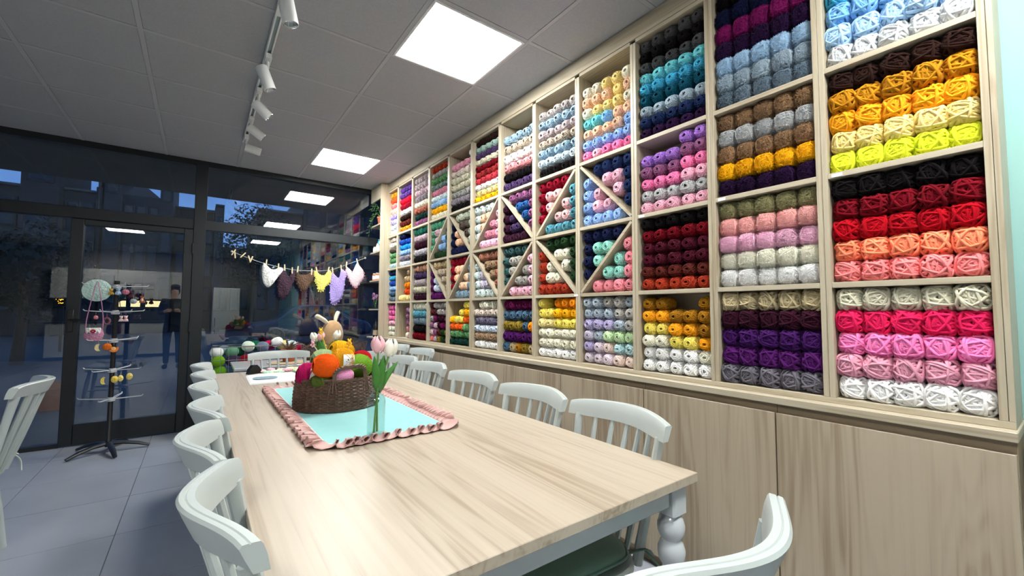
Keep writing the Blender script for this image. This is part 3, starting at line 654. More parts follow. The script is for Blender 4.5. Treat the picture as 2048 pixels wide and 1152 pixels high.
def cushion(x, y, rz, mat, label):
    t = thing('seat_cushion', label, 'cushion', (x, y, .4515), rz)
    m = MB(); n = 32; e = .5
    def ring(f, z): 
        out = []
        for k in range(n):
            a = 2*PI*k/n; c, s_ = math.cos(a), math.sin(a)
            pk = 1+.012*math.sin(9*a)
            out.append((.195*math.copysign(abs(c)**e, c)*f*pk, .185*math.copysign(abs(s_)**e, s_)*f*pk, z))
        return out
    vs = []
    prof = ((.02, 0), (.9, 0), (.985, .012), (1.0, .022), (.985, .032), (.9, .044), (.6, .056), (.3, .058), (.02, .054))
    for f, z in prof: vs += ring(f, z)
    m.add(vs, [(i*n+j, i*n+(j+1) % n, (i+1)*n+(j+1) % n, (i+1)*n+j) for i in range(len(prof)-1) for j in range(n)])
    part('pad', m, mat, t, True)
    pi = MB(); pi.tube([(*p[:2], .022) for p in ring(1.01, 0)] + [(*ring(1.01, 0)[0][:2], .022)], .004, 6, cap=False); part('piping', pi, mat, t, True)
    for sx in (-1, 1):
        q = MB(); q.tube(spline([(sx*.17, -.16, .02), (sx*.20, -.20, .035), (sx*.215, -.215, .02), (sx*.19, -.235, .015), (sx*.20, -.20, .03), (sx*.225, -.235, -.02), (sx*.215, -.245, -.08)], 5), .0055, 6, flat=.5)
        part('tie', q, mat, t, True)
cushion(RX[0]-OFF, RY[0], PI/2+RA[0], 'sage', 'sage green tied seat cushion on the nearest chair by the yarn wall')
cushion(-.958, 3.15, PI/2+.06, 'palecush', 'pale tied seat cushion on the lone chair at the left edge')

# ------------------------------------------------------------------ table runner with ruffle
def rrect(x0, x1, y0, y1, r, n=10):
    P = []
    for (cx, cy, a0) in ((x1-r, y1-r, 0), (x0+r, y1-r, PI/2), (x0+r, y0+r, PI), (x1-r, y0+r, 1.5*PI)):
        for k in range(n): a = a0+PI/2*k/(n-1); P.append((cx+r*math.cos(a), cy+r*math.sin(a)))
    return P
rn = thing('table_runner', 'mint cloth table runner with dusty pink ruffled border', 'table runner', (0, 0, TZ))
RX0, RX1, RY0, RY1 = .372, .838, 1.585, 2.89
m = MB(); P = rrect(RX0, RX1, RY0, RY1, .03); n = len(P)
m.add([(x, y, .0045) for x, y in P] + [(x, y, .0005) for x, y in P], [tuple(range(n)), tuple(range(2*n-1, n-1, -1))] + [(i, i+n, (i+1) % n+n, (i+1) % n) for i in range(n)])
part('cloth', m, 'teal', rn)
st = MB(); st.tube([(x, y, .0052) for x, y in rrect(RX0+.004, RX1-.004, RY0+.004, RY1-.004, .028)] + [(RX1-.004, RY1-.032, .0052)], .0012, 5, cap=False); part('stitching', st, 'butter' if 'butter' in M else 'paper', rn)
base = rrect(RX0, RX1, RY0, RY1, .035, 14); base.append(base[0]); seg = []
for i in range(len(base)-1):
    a, b = Vector(base[i]), Vector(base[i+1]); q = max(1, int((b-a).length/.0045))
    for k in range(q): seg.append(a.lerp(b, k/q))
N = len(seg); rr_ = random.Random(3); ph = 0.0; rf = MB(); vs = []
Mv = 7; cum = 0; amp = [rr_.uniform(.7, 1.25) for _ in range(N)]; amp = [sum(amp[(i+k) % N] for k in range(-5, 6))/11 for i in range(N)]
for i in range(N):
    p = seg[i]; tg = (seg[(i+1) % N]-seg[i-1]).normalized(); nr = Vector((tg.y, -tg.x)); ph += .0045/.036*2*PI*(1+.22*math.sin(i*.037)+.16*math.sin(i*.11))
    for j in range(Mv):
        f = j/(Mv-1); wv = math.sin(ph+f*.8); A = amp[i]
        off = nr*(-.004 + f*(.064+.008*A*math.cos(ph*.5))) + tg*(.021*A*f*math.cos(ph+.5))
        z = .005 + (f**.7)*(.0145*A*(1+wv)) + .006*math.sin(PI*min(1, f*1.1))*(.5+.5*math.sin(ph+1.2))
        vs.append((p.x+off.x, p.y+off.y, max(.0015, z)))
rf.add(vs, [(i*Mv+j, ((i+1) % N)*Mv+j, ((i+1) % N)*Mv+j+1, i*Mv+j+1) for i in range(N) for j in range(Mv-1)])
rfo = part('ruffle', rf, 'ruffle', rn, True); sm = rfo.modifiers.new('thickness', 'SOLIDIFY'); sm.thickness = .0012; sm.offset = 1

# ------------------------------------------------------------------ wicker basket with yarn and tulips
BX, BY, BZ = .567, 2.22, TZ+.005
bk = thing('wicker_basket', 'oval dark brown wicker basket full of yarn balls', 'basket', (BX, BY, BZ), .10)
RA_, RB_, BH = .188, .165, .135
def bell(f, t, o=0.0):           # basket wall, slightly flaring to the foot
    k = 1.03 - .05*f + .02*math.sin(PI*f)
    return ((RA_*k+o)*math.cos(t), (RB_*k+o)*math.sin(t), .004+BH*f)
wv = MB(); rows = 17; ns = 36
for r in range(rows):
    pts = []
    for k in range(ns*3+1):
        t = 2*PI*k/(ns*3); pts.append(bell((r+.5)/rows, t, (.0055*math.cos(PI*(k*2/3+r)))))
    wv.tube(pts, .0043, 5, cap=False)
o = part('weave', wv, 'wicker', bk, True); o['kind'] = 'stuff'
sk = MB()
for k in range(ns): t = 2*PI*k/ns; sk.tube([bell(f, t) for f in (0, .5, 1)], .003, 5)
o = part('stakes', sk, 'wicker', bk, True); o['kind'] = 'stuff'
ib = MB(); ib.grid(lambda u, v: bell(v, 2*PI*u, -.006), 40, 4, True); ib.add([bell(0, 2*PI*k/40, -.002) for k in range(40)], [tuple(range(40))]); part('lining', ib, 'wicker', bk, True)
rm = MB()
for q in range(3):
    rm.tube([tuple(a+b for a, b in zip(bell(1, 2*PI*k/144), (.004*math.cos(k*.9+q*2.09)*math.cos(2*PI*k/144), .004*math.cos(k*.9+q*2.09)*math.sin(2*PI*k/144), .004+.004*math.sin(k*.9+q*2.09)))) for k in range(145)], .0042, 5, cap=False)
part('rim', rm, 'wicker', bk, True)
for sgn in (-1, 1):
    hd = MB(); a0 = -PI/2 if sgn < 0 else PI/2
    ctr = spline([bell(1, a0-.42, .004), tuple(Vector(bell(1, a0-.36, .005))+Vector((0, 0, .045))), tuple(Vector(bell(1, a0-.2, .006))+Vector((0, 0, .062))), tuple(Vector(bell(1, a0+.2, .006))+Vector((0, 0, .066))), tuple(Vector(bell(1, a0+.36, .005))+Vector((0, 0, .05))), bell(1, a0+.42, .004)], 8)
    for q in range(3):
        hd.tube([(x+.005*math.cos(i*.7+q*2.09), y, z+.005*math.sin(i*.7+q*2.09)) for i, (x, y, z) in enumerate(ctr)],   .0062, 6)
    for s2 in (-.42, .42):
        for dq in (-.04, 0, .04):
            hd.tube([bell(1.0, a0+s2+dq, .006), bell(.8, a0+s2+dq*1.5, .007), bell(.62, a0+s2+dq*2.2, .006)], .0035, 5)
    part('handle', hd, 'wicker', bk, True)

def wound(name, loc, r, colour, label, rot=(0, 0, 0), sq=(1.06, 1, .95), cat='yarn', group='yarn balls heaped in the wicker basket', pool=None, var=0):
    o = link(name, (pool or FINE)[var % len(pool or FINE)], None, None, loc, rot, (r*sq[0], r*sq[1], r*sq[2]), colour)
    return tag(o, label, cat, group)
FINE = [np_mesh('wound_ball', *winding([(64, .30, .975, .03, 1/64), (22, .62, 1.0, .03, .022), (18, 1.1, .995, .04, .02)], .024, 4, 26, 90+s, core=(20, 12), n=2.2, core_r=.96), 'yarn') for s in range(3)]
def band(o, wid, mat='paper', a0=-1.0, a1=1.6, off=1.03, tilt=0.0):
    """paper band round the ball, in the ball's unit space"""
    m = MB(); m.grid(lambda u, v: (wid*(v-.5)*2, off*math.cos(a0+(a1-a0)*u)*math.cos(wid*(v-.5)*1.2), off*math.sin(a0+(a1-a0)*u)*math.cos(wid*(v-.5)*1.2)), 24, 5)
    return part('paper_band', m, mat, o, True)
wound('yarn_ball', (.482, 2.105, .966), .056, (232, 92, 22), 'bright orange yarn ball at the front of the wicker basket', (.2, .1, .15))
b_ = wound('yarn_ball', (.592, 2.26, 1.012), .060, (222, 168, 30), 'yellow yarn ball topmost in the wicker basket', (.1, .35, .3), (1.08, 1, .92), var=1)
y2 = wound('yarn_ball', (.562, 2.130, .988), .053, (218, 158, 34), 'yellow yarn ball wearing a white paper band with a drawn face', (0, 0, -.22), (1.06, 1, 1), var=2)
wound('yarn_ball', (.650, 2.150, .948), .058, (108, 152, 46), 'green yarn ball at the right of the wicker basket', (.4, .2, -.2), var=1)
wound('yarn_ball', (.560, 2.108, .914), .043, (226, 156, 196), 'pink yarn ball under the front handle of the basket', (.2, .1, .1), (1.15, 1, .9))
mg = wound('yarn_ball', (.428, 2.195, .918), .056, (166, 20, 84), 'magenta yarn ball with a white barcode band at the basket left', (.1, .1, .0), (1, 1, 1), var=1)
wound('yarn_ball', (.482, 2.12, .893), .046, (84, 96, 40), 'olive green yarn ball low at the front of the basket', (.1, .1, .3), (1.5, .9, .7), var=2)
rd = wound('yarn_ball', (.678, 2.21, .975), .046, (176, 22, 36), 'red yarn ball with a white band behind the green ball', (.1, .2, .9))
wound('yarn_ball', (.502, 2.235, .975), .058, (150, 172, 128), 'pale green yarn ball behind the orange ball', (.3, .1, .2), var=1)
wound('yarn_ball', (.545, 2.30, .93), .060, (206, 186, 150), 'beige yarn ball deep in the middle of the basket', (.3, .1, 1.2), var=2)
wound('yarn_ball', (.575, 2.16, .915), .040, (240, 218, 222), 'pale pink yarn ball between orange and green balls', (.3, .1, 1.2), var=2)
# paper bands
def face_band(o):
    f = MB()
    vs = []
    n = 20
    def pt(u, v, r): # u across (toward +X side of ball), v up
        return (r*math.sin(u)*math.cos(v), -r*math.cos(u)*math.cos(v), r*math.sin(v))
    g = MB(); g.grid(lambda a, b: pt(.05+1.15*a, -.62+1.15*b, 1.045), 10, 10); p = part('paper_band', g, 'paper', o, True)
    for (u, v) in ((.42, .05), (.78, .12)):
        e = MB(); e.add([pt(u+.055*math.cos(2*PI*k/10), v+.075*math.sin(2*PI*k/10), 1.06) for k in range(10)], [tuple(range(10))]); part('drawn_eye', e, 'black', p)
    e = MB(); e.tube([pt(.5+.2*t, -.16-.07*math.sin(PI*t), 1.06) for t in np.linspace(0, 1, 7)], .014, 5); part('drawn_smile', e, 'black', p)
    for (u, v) in ((.3, -.1), (.92, -.02)):
        e = MB(); e.add([pt(u+.06*math.cos(2*PI*k/10), v+.05*math.sin(2*PI*k/10), 1.06) for k in range(10)], [tuple(range(10))]); part('drawn_cheek', e, 'ruffle', p)
face_band(y2)
def side_band(o, u0, u1, v0, v1, code=False):
    pt = lambda u, v, r: (r*math.sin(u)*math.cos(v), -r*math.cos(u)*math.cos(v), r*math.sin(v))
    g = MB(); g.grid(lambda a, b: pt(u0+(u1-u0)*a, v0+(v1-v0)*b, 1.04), 10, 8); p = part('paper_band', g, 'paper', o, True)
    if code:
        e = MB()
        for k in range(7):
            a = u0+(u1-u0)*(.58+.05*k); e.add([pt(a, v0+(v1-v0)*.25, 1.055), pt(a+.02+.012*(k % 2), v0+(v1-v0)*.25, 1.055), pt(a+.02+.012*(k % 2), v0+(v1-v0)*.6, 1.055), pt(a, v0+(v1-v0)*.6, 1.055)], [(0,1,2,3)])
        part('barcode', e, 'black', p)
side_band(mg, -.1, 1.0, -.5, .75, True); side_band(rd, .1, 1.0, -.9, -.2)

def tulip(root, stem_pts, head, size, mat, tilt=(0, 0), leaves=()):
    s = MB(); s.tube(spline(stem_pts, 6), .0042, 7); part('stem', s, 'stem', root, True)
    H = Vector(head)
    for k in range(6):
        a = 2*PI*k/6 + (.26 if k % 2 else 0); inner = k % 2; r = size*(.43 if inner else .50)
        pm = MB()
        def fn(u, v):
            w_ = (u-.5)*2; prof = math.sin(PI*(.10+.80*v))**.75; ang = a + w_*.72*math.sin(PI*min(1, .08+v*.86))**.8
            rad = r*prof*(1-.10*w_*w_) ; z = size*(1.16*v - .10*w_*w_*v)
            return (H.x+rad*math.cos(ang)+tilt[0]*z, H.y+rad*math.sin(ang)+tilt[1]*z, H.z+z)
        pm.grid(fn, 7, 8); po = part('petal', pm, mat, root, True); md = po.modifiers.new('thickness', 'SOLIDIFY'); md.thickness = .0012
    for (p0, p1, p2, wd) in leaves:
        lm = MB(); ctr = spline([p0, p1, p2], 7); nL = len(ctr)
        side = (Vector(p2)-Vector(p0)).cross(Vector((0.56, .83, 0))).normalized()
        vs = []
        for i, c in enumerate(ctr):
            f = i/(nL-1); wi = wd*max(.04, math.sin(PI*min(.97, .18+.80*f)))
            for j in (-1, -.5, 0, .5, 1): q = Vector(c)+side*wi*j; q += Vector((-.56, -.83, 0))*(.25*wi*(1-j*j)); vs.append(tuple(q))
        lm.add(vs, [(i*5+j, i*5+j+1, i*5+j+6, i*5+j+5) for i in range(nL-1) for j in range(4)])
        lo = part('leaf', lm, 'leaf', root, True); md = lo.modifiers.new('thickness', 'SOLIDIFY'); md.thickness = .001
def tulip_thing(label, *a, **k):
    t = thing('tulip', label, 'flower', (0, 0, 0), 0, k.pop('group')); tulip(t, *a, **k); return t
GB, GV = 'tulips standing in the wicker basket', 'tulips in the glass bottle'
tulip_thing('white tulip at the left of the basket tulips', [(.53, 2.30, .93), (.50, 2.33, 1.0), (.484, 2.35, 1.062)], (.484, 2.35, 1.062), .042, 'tulipw', (-.25, 0), group=GB,
            leaves=[((.52, 2.32, .95), (.505, 2.33, 1.03), (.497, 2.33, 1.07), .016)])
tulip_thing('pink tulip beside the white one in the basket', [(.54, 2.31, .93), (.52, 2.34, 1.01), (.506, 2.345, 1.066)], (.506, 2.345, 1.066), .042, 'tulipp', (.1, 0), group=GB,
            leaves=[((.54, 2.31, .95), (.52, 2.33, 1.02), (.515, 2.34, 1.07), .018)])
tulip_thing('white tulip behind the topmost yellow ball in the basket', [(.57, 2.36, .93), (.585, 2.39, 1.02), (.596, 2.40, 1.066)], (.596, 2.40, 1.066), .044, 'tulipw', (.2, 0), group=GB,
            leaves=[((.575, 2.37, .95), (.59, 2.39, 1.02), (.615, 2.40, 1.07), .02), ((.565, 2.36, .95), (.57, 2.39, 1.02), (.582, 2.40, 1.06), .016)])
def stick(label, a, b, colour, mat, cr):
    t = thing('needle_topper', label, 'knitting needle', (0, 0, 0))
    m = MB(); m.tube([a, b], .0025, 7); part('needle', m, mat, t, True)
    h = MB(); B = Vector(b)
    for (dx, dz, r) in ((0, .004, .008), (-.008, -.006, .005), (.008, -.006, .005), (-.006, .014, .004), (.006, .014, .004), (0, -.012, .006)): h.ball((B.x+dx, B.y, B.z+dz), r*cr, n=8, m=6)
    part('crochet_topper', h, 'soft', t, True).color = (*lin(colour), 1)
M['needley'] = plain('yellow needle', (214, 176, 52), .5); M['needlep'] = plain('pale needle', (206, 186, 160), .5)
stick('yellow knitting needle with a small crochet topper, taller one in the basket', (.545, 2.285, .96), (.499, 2.30, 1.118), (236, 190, 60), 'needley', 1.0)
stick('yellow knitting needle with a crochet topper in front of the topmost ball', (.585, 2.185, .95), (.612, 2.20, 1.064), (236, 180, 60), 'needley', 1.1)
stick('pale knitting needle with a pink crochet topper at basket left', (.505, 2.275, .98), (.463, 2.30, 1.056), (238, 180, 196), 'needlep', 1.0)

# ------------------------------------------------------------------ glass bottle with two tulips
VX, VY = .551, 1.605
vz = thing('glass_bottle_vase', 'clear glass bottle vase with flared neck on the mint runner', 'vase', (VX, VY, TZ+.005))
outp = [(.0, .0), (.028, .0), (.0325, .004), (.0335, .012), (.0335, .128), (.031, .140), (.022, .150), (.0155, .157), (.0155, .162), (.020, .175), (.0255, .187)]
inp = [(.0240, .187), (.0185, .175), (.0138, .162), (.0138, .157), (.0200, .148), (.0290, .138), (.0312, .127), (.0312, .014), (.028, .009), (0, .009)]
part('bottle', MB().lathe(outp+inp, 32), 'vase', vz, True)
tulip_thing('pink tulip in the glass bottle', [(VX-.012, VY-.012, TZ+.018), (VX-.002, VY, TZ+.10), (VX+.004, VY+.002, TZ+.165), (VX+.002, VY+.004, TZ+.25), (VX+.004, VY+.004, TZ+.315)], (VX+.004, VY+.004, TZ+.310), .058, 'tulipp', (-.05, .0), group=GV,
            leaves=[((VX+.002, VY+.002, TZ+.17), (VX-.004, VY, TZ+.24), (VX-.010, VY+.004, TZ+.30), .016), ((VX+.004, VY-.002, TZ+.165), (VX+.012, VY-.006, TZ+.24), (VX+.020, VY-.01, TZ+.30), .017)])
tulip_thing('white tulip in the glass bottle', [(VX+.006, VY+.004, TZ+.018), (VX+.003, VY+.002, TZ+.10), (VX+.002, VY-.002, TZ+.165), (VX+.022, VY-.004, TZ+.24), (VX+.044, VY-.006, TZ+.303)], (VX+.044, VY-.006, TZ+.296), .060, 'tulipw', (.12, 0), group=GV,
            leaves=[((VX+.006, VY, TZ+.165), (VX+.03, VY+.0, TZ+.215), (VX+.083, VY+.002, TZ+.275), .015), ((VX+.004, VY+.004, TZ+.17), (VX+.022, VY+.008, TZ+.25), (VX+.03, VY+.01, TZ+.30), .014)])

# ------------------------------------------------------------------ papers and crochet on the far half of the table
mgz = thing('magazine', 'open white magazine lying on the table behind the basket', 'magazine', (.44, 3.36, TZ), -.02)
m = MB()
for k in range(4): m.cbox(-.16+.003*k, .15-.002*k, -.21+.004*k, .21-.003*k, .001+.0018*k, .0025+.0018*k, .0004)
part('pages', m, 'paper', mgz)
pp = MB(); pp.grid(lambda u, v: (-.150+.29*u, -.195+.39*v, .0088+.006*math.sin(PI*u)*v), 10, 6); part('cover', pp, 'paper', mgz, True)
ph_ = MB(); ph_.add([(-.06+.075*math.cos(2*PI*k/16), -.02+.09*math.sin(2*PI*k/16)*(1+.2*math.cos(4*PI*k/16)), .0135) for k in range(16)], [tuple(range(16))])
M['print'] = plain('blue grey print', (120, 146, 160), .6, noise=.3, nscale=40); part('printed_picture', ph_, 'print', mgz)
CAND = [('mint green', (170, 216, 186), .425, 3.60, .034), ('pale pink', (240, 200, 208), .40, 3.73, .026), ('cream', (240, 236, 206), .475, 3.64, .03), ('soft mint', (190, 226, 200), .505, 3.60, .026), ('pink', (240, 186, 200), .465, 3.78, .03),
        ('pale lemon', (244, 230, 190), .525, 3.72, .028), ('rosy pink', (238, 176, 194), .565, 3.70, .03), ('peach', (246, 214, 176), .60, 3.76, .032), ('apricot', (244, 206, 160), .64, 3.74, .026), ('light green', (196, 222, 190), .62, 3.64, .03)]
for (nm, c, x, y, r) in CAND:
    t = thing('crochet_sweet', '%s crochet ring among the pastel crochet sweets on the table' % nm, 'crochet', (x, y, TZ+.012 if y > 3.57 else TZ+.018), random.uniform(0, 3), 'pastel crochet sweets on the table')
    q = MB(); q.grid(lambda u, v: ((r*.62+r*.40*math.cos(2*PI*v))*math.cos(2*PI*u)*1.15, (r*.62+r*.40*math.cos(2*PI*v))*math.sin(2*PI*u), r*.38*math.sin(2*PI*v)), 18, 9, True); part('ring', q, 'soft', t, True).color = (*lin(c), 1)
    q = MB(); q.ball((0, 0, 0), r*.3, r*.3, r*.3, 10, 6); part('centre', q, 'soft', t, True).color = (*lin([min(255, v+10) for v in c]), 1)
t = thing('tape_dispenser', 'small black tape dispenser at the far left table corner', 'tape dispenser', (.345, 3.70, TZ), .5)
q = MB(); q.prism([(-.05, .0), (.05, .0), (.055, .012), (.03, .05), (.012, .066), (-.016, .064), (-.04, .035)], -.017, .017); part('body', q, 'black', t)
part('tape_roll', MB().lathe([(.012, -.012), (.026, -.012), (.026, .012), (.012, .012)], 20, (-.002, 0, .04), 'Y'), 'counter', t, True)
part('cutter', MB().cbox(.048, .062, -.016, .016, .008, .014, .001), 'chrome', t)

# ------------------------------------------------------------------ white display table, bin of yarn, rabbit, plants by the window
wt = thing('display_table', 'low white display table in front of the window', 'table', (.92, 4.66, 0))
part('top', MB().cbox(-.66, .66, -.30, .30, .695, .72, .004), 'whitegloss', wt)
for sx in (-.61, .61):
    for sy in (-.25, .25): part('leg', MB().cbox(sx-.022, sx+.022, sy-.022, sy+.022, 0, .695, .003), 'whitegloss', wt)
bench = thing('window_bench', 'low white bench under the window holding the yarn bin', 'bench', (.62, 5.19, 0))
part('top', MB().cbox(-.58, .58, -.16, .16, .42, .445, .004), 'whitegloss', bench)
for sx in (-.52, .52): part('leg', MB().cbox(sx-.02, sx+.02, -.14, .14, 0, .42, .003), 'whitegloss', bench)
bi = thing('wire_bin', 'grey wire bin of loose yarn balls by the window', 'bin', (.52, 5.19, .447))
q = MB(); W_, D_, H_ = .40, .15, .415
for z in (0, .14, .28, .41): q.tube([(-W_, -D_, z), (W_, -D_, z), (W_, D_, z), (-W_, D_, z), (-W_, -D_, z)], .0035 if z < .4 else .006, 6, cap=False)
o = part('hoops', q, 'chrome', bi); 
q = MB()
for k in range(13): x = -W_+2*W_*k/12; q.tube([(x, -D_, .41), (x, -D_, 0), (x, D_, 0), (x, D_, .41)], .0022, 5)
for k in range(1, 5): y = -D_+2*D_*k/5; q.tube([(-W_, y, .41), (-W_, y, 0), (W_, y, 0), (W_, y, .41)], .0022, 5)
part('wires', q, 'chrome', bi)
BINC = [('white', (232, 236, 234), 0), ('slate grey', (128, 146, 160), 0), ('sage green', (108, 158, 128), 0), ('dark green', (36, 104, 72), 0), ('white and green', (214, 228, 214), 1), ('emerald', (30, 110, 74), 1), ('grey blue', (112, 128, 150), 1), ('crimson', (176, 30, 76), 1), ('snow white', (238, 238, 240), 2), ('pale yellow', (230, 222, 150), 1), ('ice blue', (190, 212, 216), 1), ('ruby', (170, 26, 70), 0)]
rb = random.Random(9)
for k, (nm, c, lay) in enumerate(BINC):
    x = .155+.066*k; r = .052
    wound('bin_yarn_ball', (x+rb.uniform(-.004, .004), 5.125+.075*(k % 2), .447+.36+.04*lay+rb.uniform(-.008, .008)), r, c, '%s yarn ball on top of the wire bin by the window' % nm, (rb.uniform(0, 3), rb.uniform(-.4, .4), rb.uniform(-.5, .5)), (1.1, 1, .92), group='yarn balls in the wire bin', var=k)
BIN2 = [('lime green', (134, 190, 40), .168, .27), ('apple green', (120, 178, 44), .185, .165), ('grass green', (60, 130, 50), .165, .06), ('bright lime', (150, 200, 50), .285, .07), ('violet grey', (70, 58, 86), .285, .27), ('dark crimson', (150, 20, 36), .40, .27), ('cherry red', (160, 22, 44), .51, .27), ('blue', (60, 96, 140), .62, .27), ('raspberry', (160, 26, 74), .74, .27), ('midnight blue', (34, 40, 70), .85, .27)]
for k, (nm, c, x, z) in enumerate(BIN2):
    wound('bin_yarn_ball', (x, 5.105, .447+z), .058, c, '%s yarn ball lower in the wire bin by the window' % nm, (rb.uniform(0, 3), rb.uniform(-.4, .4), rb.uniform(-.5, .5)), (1.0, .9, .95), group='yarn balls in the wire bin', var=k)
# terracotta pot on a jute mat
part_ = MB(); part_.lathe([(0, 0), (.17, 0), (.175, .004), (.17, .009), (.12, .0095), (.06, .0092), (0, .009)], 32); jm = part('jute_mat', part_, 'jute', None, True, loc=(.70, 4.58, .7205)); tag(jm, 'round jute placemat under the terracotta pot', 'placemat')
t = thing('potted_plant', 'terracotta pot with a spiky dry plant behind the far chair', 'potted plant', (.715, 4.60, .731))
part('pot', MB().lathe([(0, 0), (.05, 0), (.066, .09), (.072, .092), (.072, .115), (.062, .115), (.058, .10), (0, .098)], 24), 'terra', t, True)
q = MB(); rp_ = random.Random(2)
for k in range(26):
    a = rp_.uniform(0, 2*PI); e = rp_.uniform(.3, 1.3); L = rp_.uniform(.06, .13)
    q.tube([(0, 0, .1), (L*.5*math.cos(a)*math.cos(e), L*.5*math.sin(a)*math.cos(e), .1+L*.5*math.sin(e)+.01), (L*math.cos(a)*math.cos(e), L*math.sin(a)*math.cos(e), .1+L*math.sin(e))], [.004, .005, .0008], 4)
part('spiky_leaves', q, 'bark', t, True)
# dried twig arrangements
def twigs(x, y, label, sd, mat='bark'):
    t = thing('dried_arrangement', label, 'dried plant', (x, y, .721))
    part('bowl', MB().lathe([(0, 0), (.05, 0), (.08, .05), (.075, .05), (.045, .008), (0, .008)], 20), mat, t, True)
    q = MB(); r_ = random.Random(sd)
    for k in range(34):
        a = r_.uniform(0, 2*PI); b = a+r_.uniform(.8, 2.4); r1 = r_.uniform(.05, .09); h = r_.uniform(.06, .17)
        q.tube(spline([(r1*.5*math.cos(a), r1*.5*math.sin(a), .03), (r1*1.1*math.cos(a), r1*1.1*math.sin(a), h), (r1*math.cos(b), r1*math.sin(b), h*.8)], 4), .0022, 4)
    part('twigs', q, mat, t, True)
twigs(.92, 4.72, 'dried twig arrangement left of the rabbit by the window', 4); twigs(1.42, 4.78, 'dried twig arrangement right of the rabbit by the window', 6)
# big plush rabbit looking out of the window
def skin_body(name, verts, edges, radii, parent, mat, root=0, sub=2):
    me = bpy.data.meshes.new(name); me.from_pydata(verts, edges, []); o = link(name, me, mat, parent)
    md = o.modifiers.new('skin', 'SKIN'); md.use_smooth_shade = True
    for i, r in enumerate(radii):
        r2 = (r, r) if np.isscalar(r) else r
        me.skin_vertices[0].data[i].radius = r2
    me.skin_vertices[0].data[root].use_root = True
    sb = o.modifiers.new('smooth', 'SUBSURF'); sb.levels = sub; sb.render_levels = sub
    return o
M['fur'] = plain('brown plush', (170, 136, 98), .95, noise=.1, nscale=30, bump=.4, bscale=160, sheen=.3); M['furl'] = plain('cream plush', (226, 212, 186), .95, noise=.06, nscale=30, sheen=.3)
rb_ = thing('plush_rabbit', 'brown plush rabbit with cream ears seen from behind by the window', 'soft toy', (1.165, 4.84, .721), .25)
m = MB()
def lump(c, r, sq): m.ball(c, r*sq[0], r*sq[1], r*sq[2], 20, 12)
hd = MB(); hd.lathe([(0, .14), (.075, .145), (.10, .17), (.112, .21), (.113, .25), (.105, .30), (.088, .345), (.062, .375), (.03, .392), (0, .396)], 24, sx=1.0, sy=.9); part('head', hd, 'fur', rb_, True)
bd = MB(); bd.lathe([(0, 0), (.085, .004), (.105, .03), (.108, .07), (.095, .12), (.06, .155), (0, .165)], 24, sy=.9); part('body', bd, 'fur', rb_, True)
def ear(pts, rr): 
    q = MB(); q.tube(spline(pts, 6), rr, 12, flat=.55); return q
part('ear', ear([(-.04, 0, .35), (-.10, .0, .40), (-.16, .0, .435), (-.185, 0, .448)], np.interp(np.linspace(0, 1, 19), [0, .3, .7, .92, 1], [.024, .038, .043, .034, .008])), 'furl', rb_, True)
part('ear', ear([(.035, .01, .37), (.055, .03, .43), (.085, .05, .475), (.095, .05, .49)], np.interp(np.linspace(0, 1, 19), [0, .3, .7, .92, 1], [.022, .034, .04, .033, .008])), 'furl', rb_, True)
for sx in (-1, 1):
    q = MB(); q.tube(spline([(sx*.08, 0, .13), (sx*.12, -.02, .09), (sx*.115, -.05, .05)], 6), np.interp(np.linspace(0, 1, 13), [0, .5, .9, 1], [.028, .03, .03, .012]), 10); part('arm', q, 'furl', rb_, True)
    q = MB(); q.tube(spline([(sx*.06, .03, .035), (sx*.09, .10, .04), (sx*.095, .14, .055)], 6), np.interp(np.linspace(0, 1, 13), [0, .5, .9, 1], [.035, .036, .036, .014]), 10); part('leg', q, 'fur', rb_, True)
part('tail', MB().ball((0, -.105, .045), .032, n=12, m=8), 'furl', rb_, True)

# ------------------------------------------------------------------ bib clothesline across the window
YL = 5.35
cl = thing('clothesline', 'thin white string with clothespins stretched across the window', 'string', (0, YL, 0))
LP = [(.264, 1.84), (.419, 1.782), (.567, 1.736), (.826, 1.687), (1.045, 1.683), (1.245, 1.706), (1.423, 1.78), (1.645, 1.878)]
q = MB(); q.tube(spline([(x, 0, z) for x, z in LP], 6), .0022, 6); part('string', q, 'white', cl, True)
q = MB(); q.ball((1.655, 0, 1.882), .012, n=10, m=6); part('suction_cup', q, 'white', cl, True); q = MB(); q.ball((.258, 0, 1.842), .012, n=10, m=6); part('suction_cup', q, 'white', cl, True)
PINS = [(.278, 1.841, .5), (.285, 1.814, -.1), (.364, 1.816, .7), (.416, 1.782, -.3), (.439, 1.777, .3), (.579, 1.751, .1), (.697, 1.716, .05), (.759, 1.71, -.05), (.837, 1.681, 0), (.895, 1.699, .1), (1.041, 1.678, .05), (1.093, 1.704, -.2), (1.227, 1.712, .2), (1.271, 1.707, -.1), (1.368, 1.745, -.1), (1.431, 1.789, .1), (1.557, 1.838, -.25)]
pm = MB(); pm.cbox(-.0055, .0055, -.009, -.001, -.044, .028, .0015); pm.cbox(-.0055, .0055, .001, .009, -.044, .028, .0015); pm.lathe([(.004, -.007), (.004, .007)], 8, (0, 0, .002), 'X')
pin_me = pm.mesh('clothespin'); pin_me.materials.append(M['pinwood'])
for (x, z, a) in PINS: link('clothespin', pin_me, None, cl, (x, 0, z+.002), (0, a, 0))
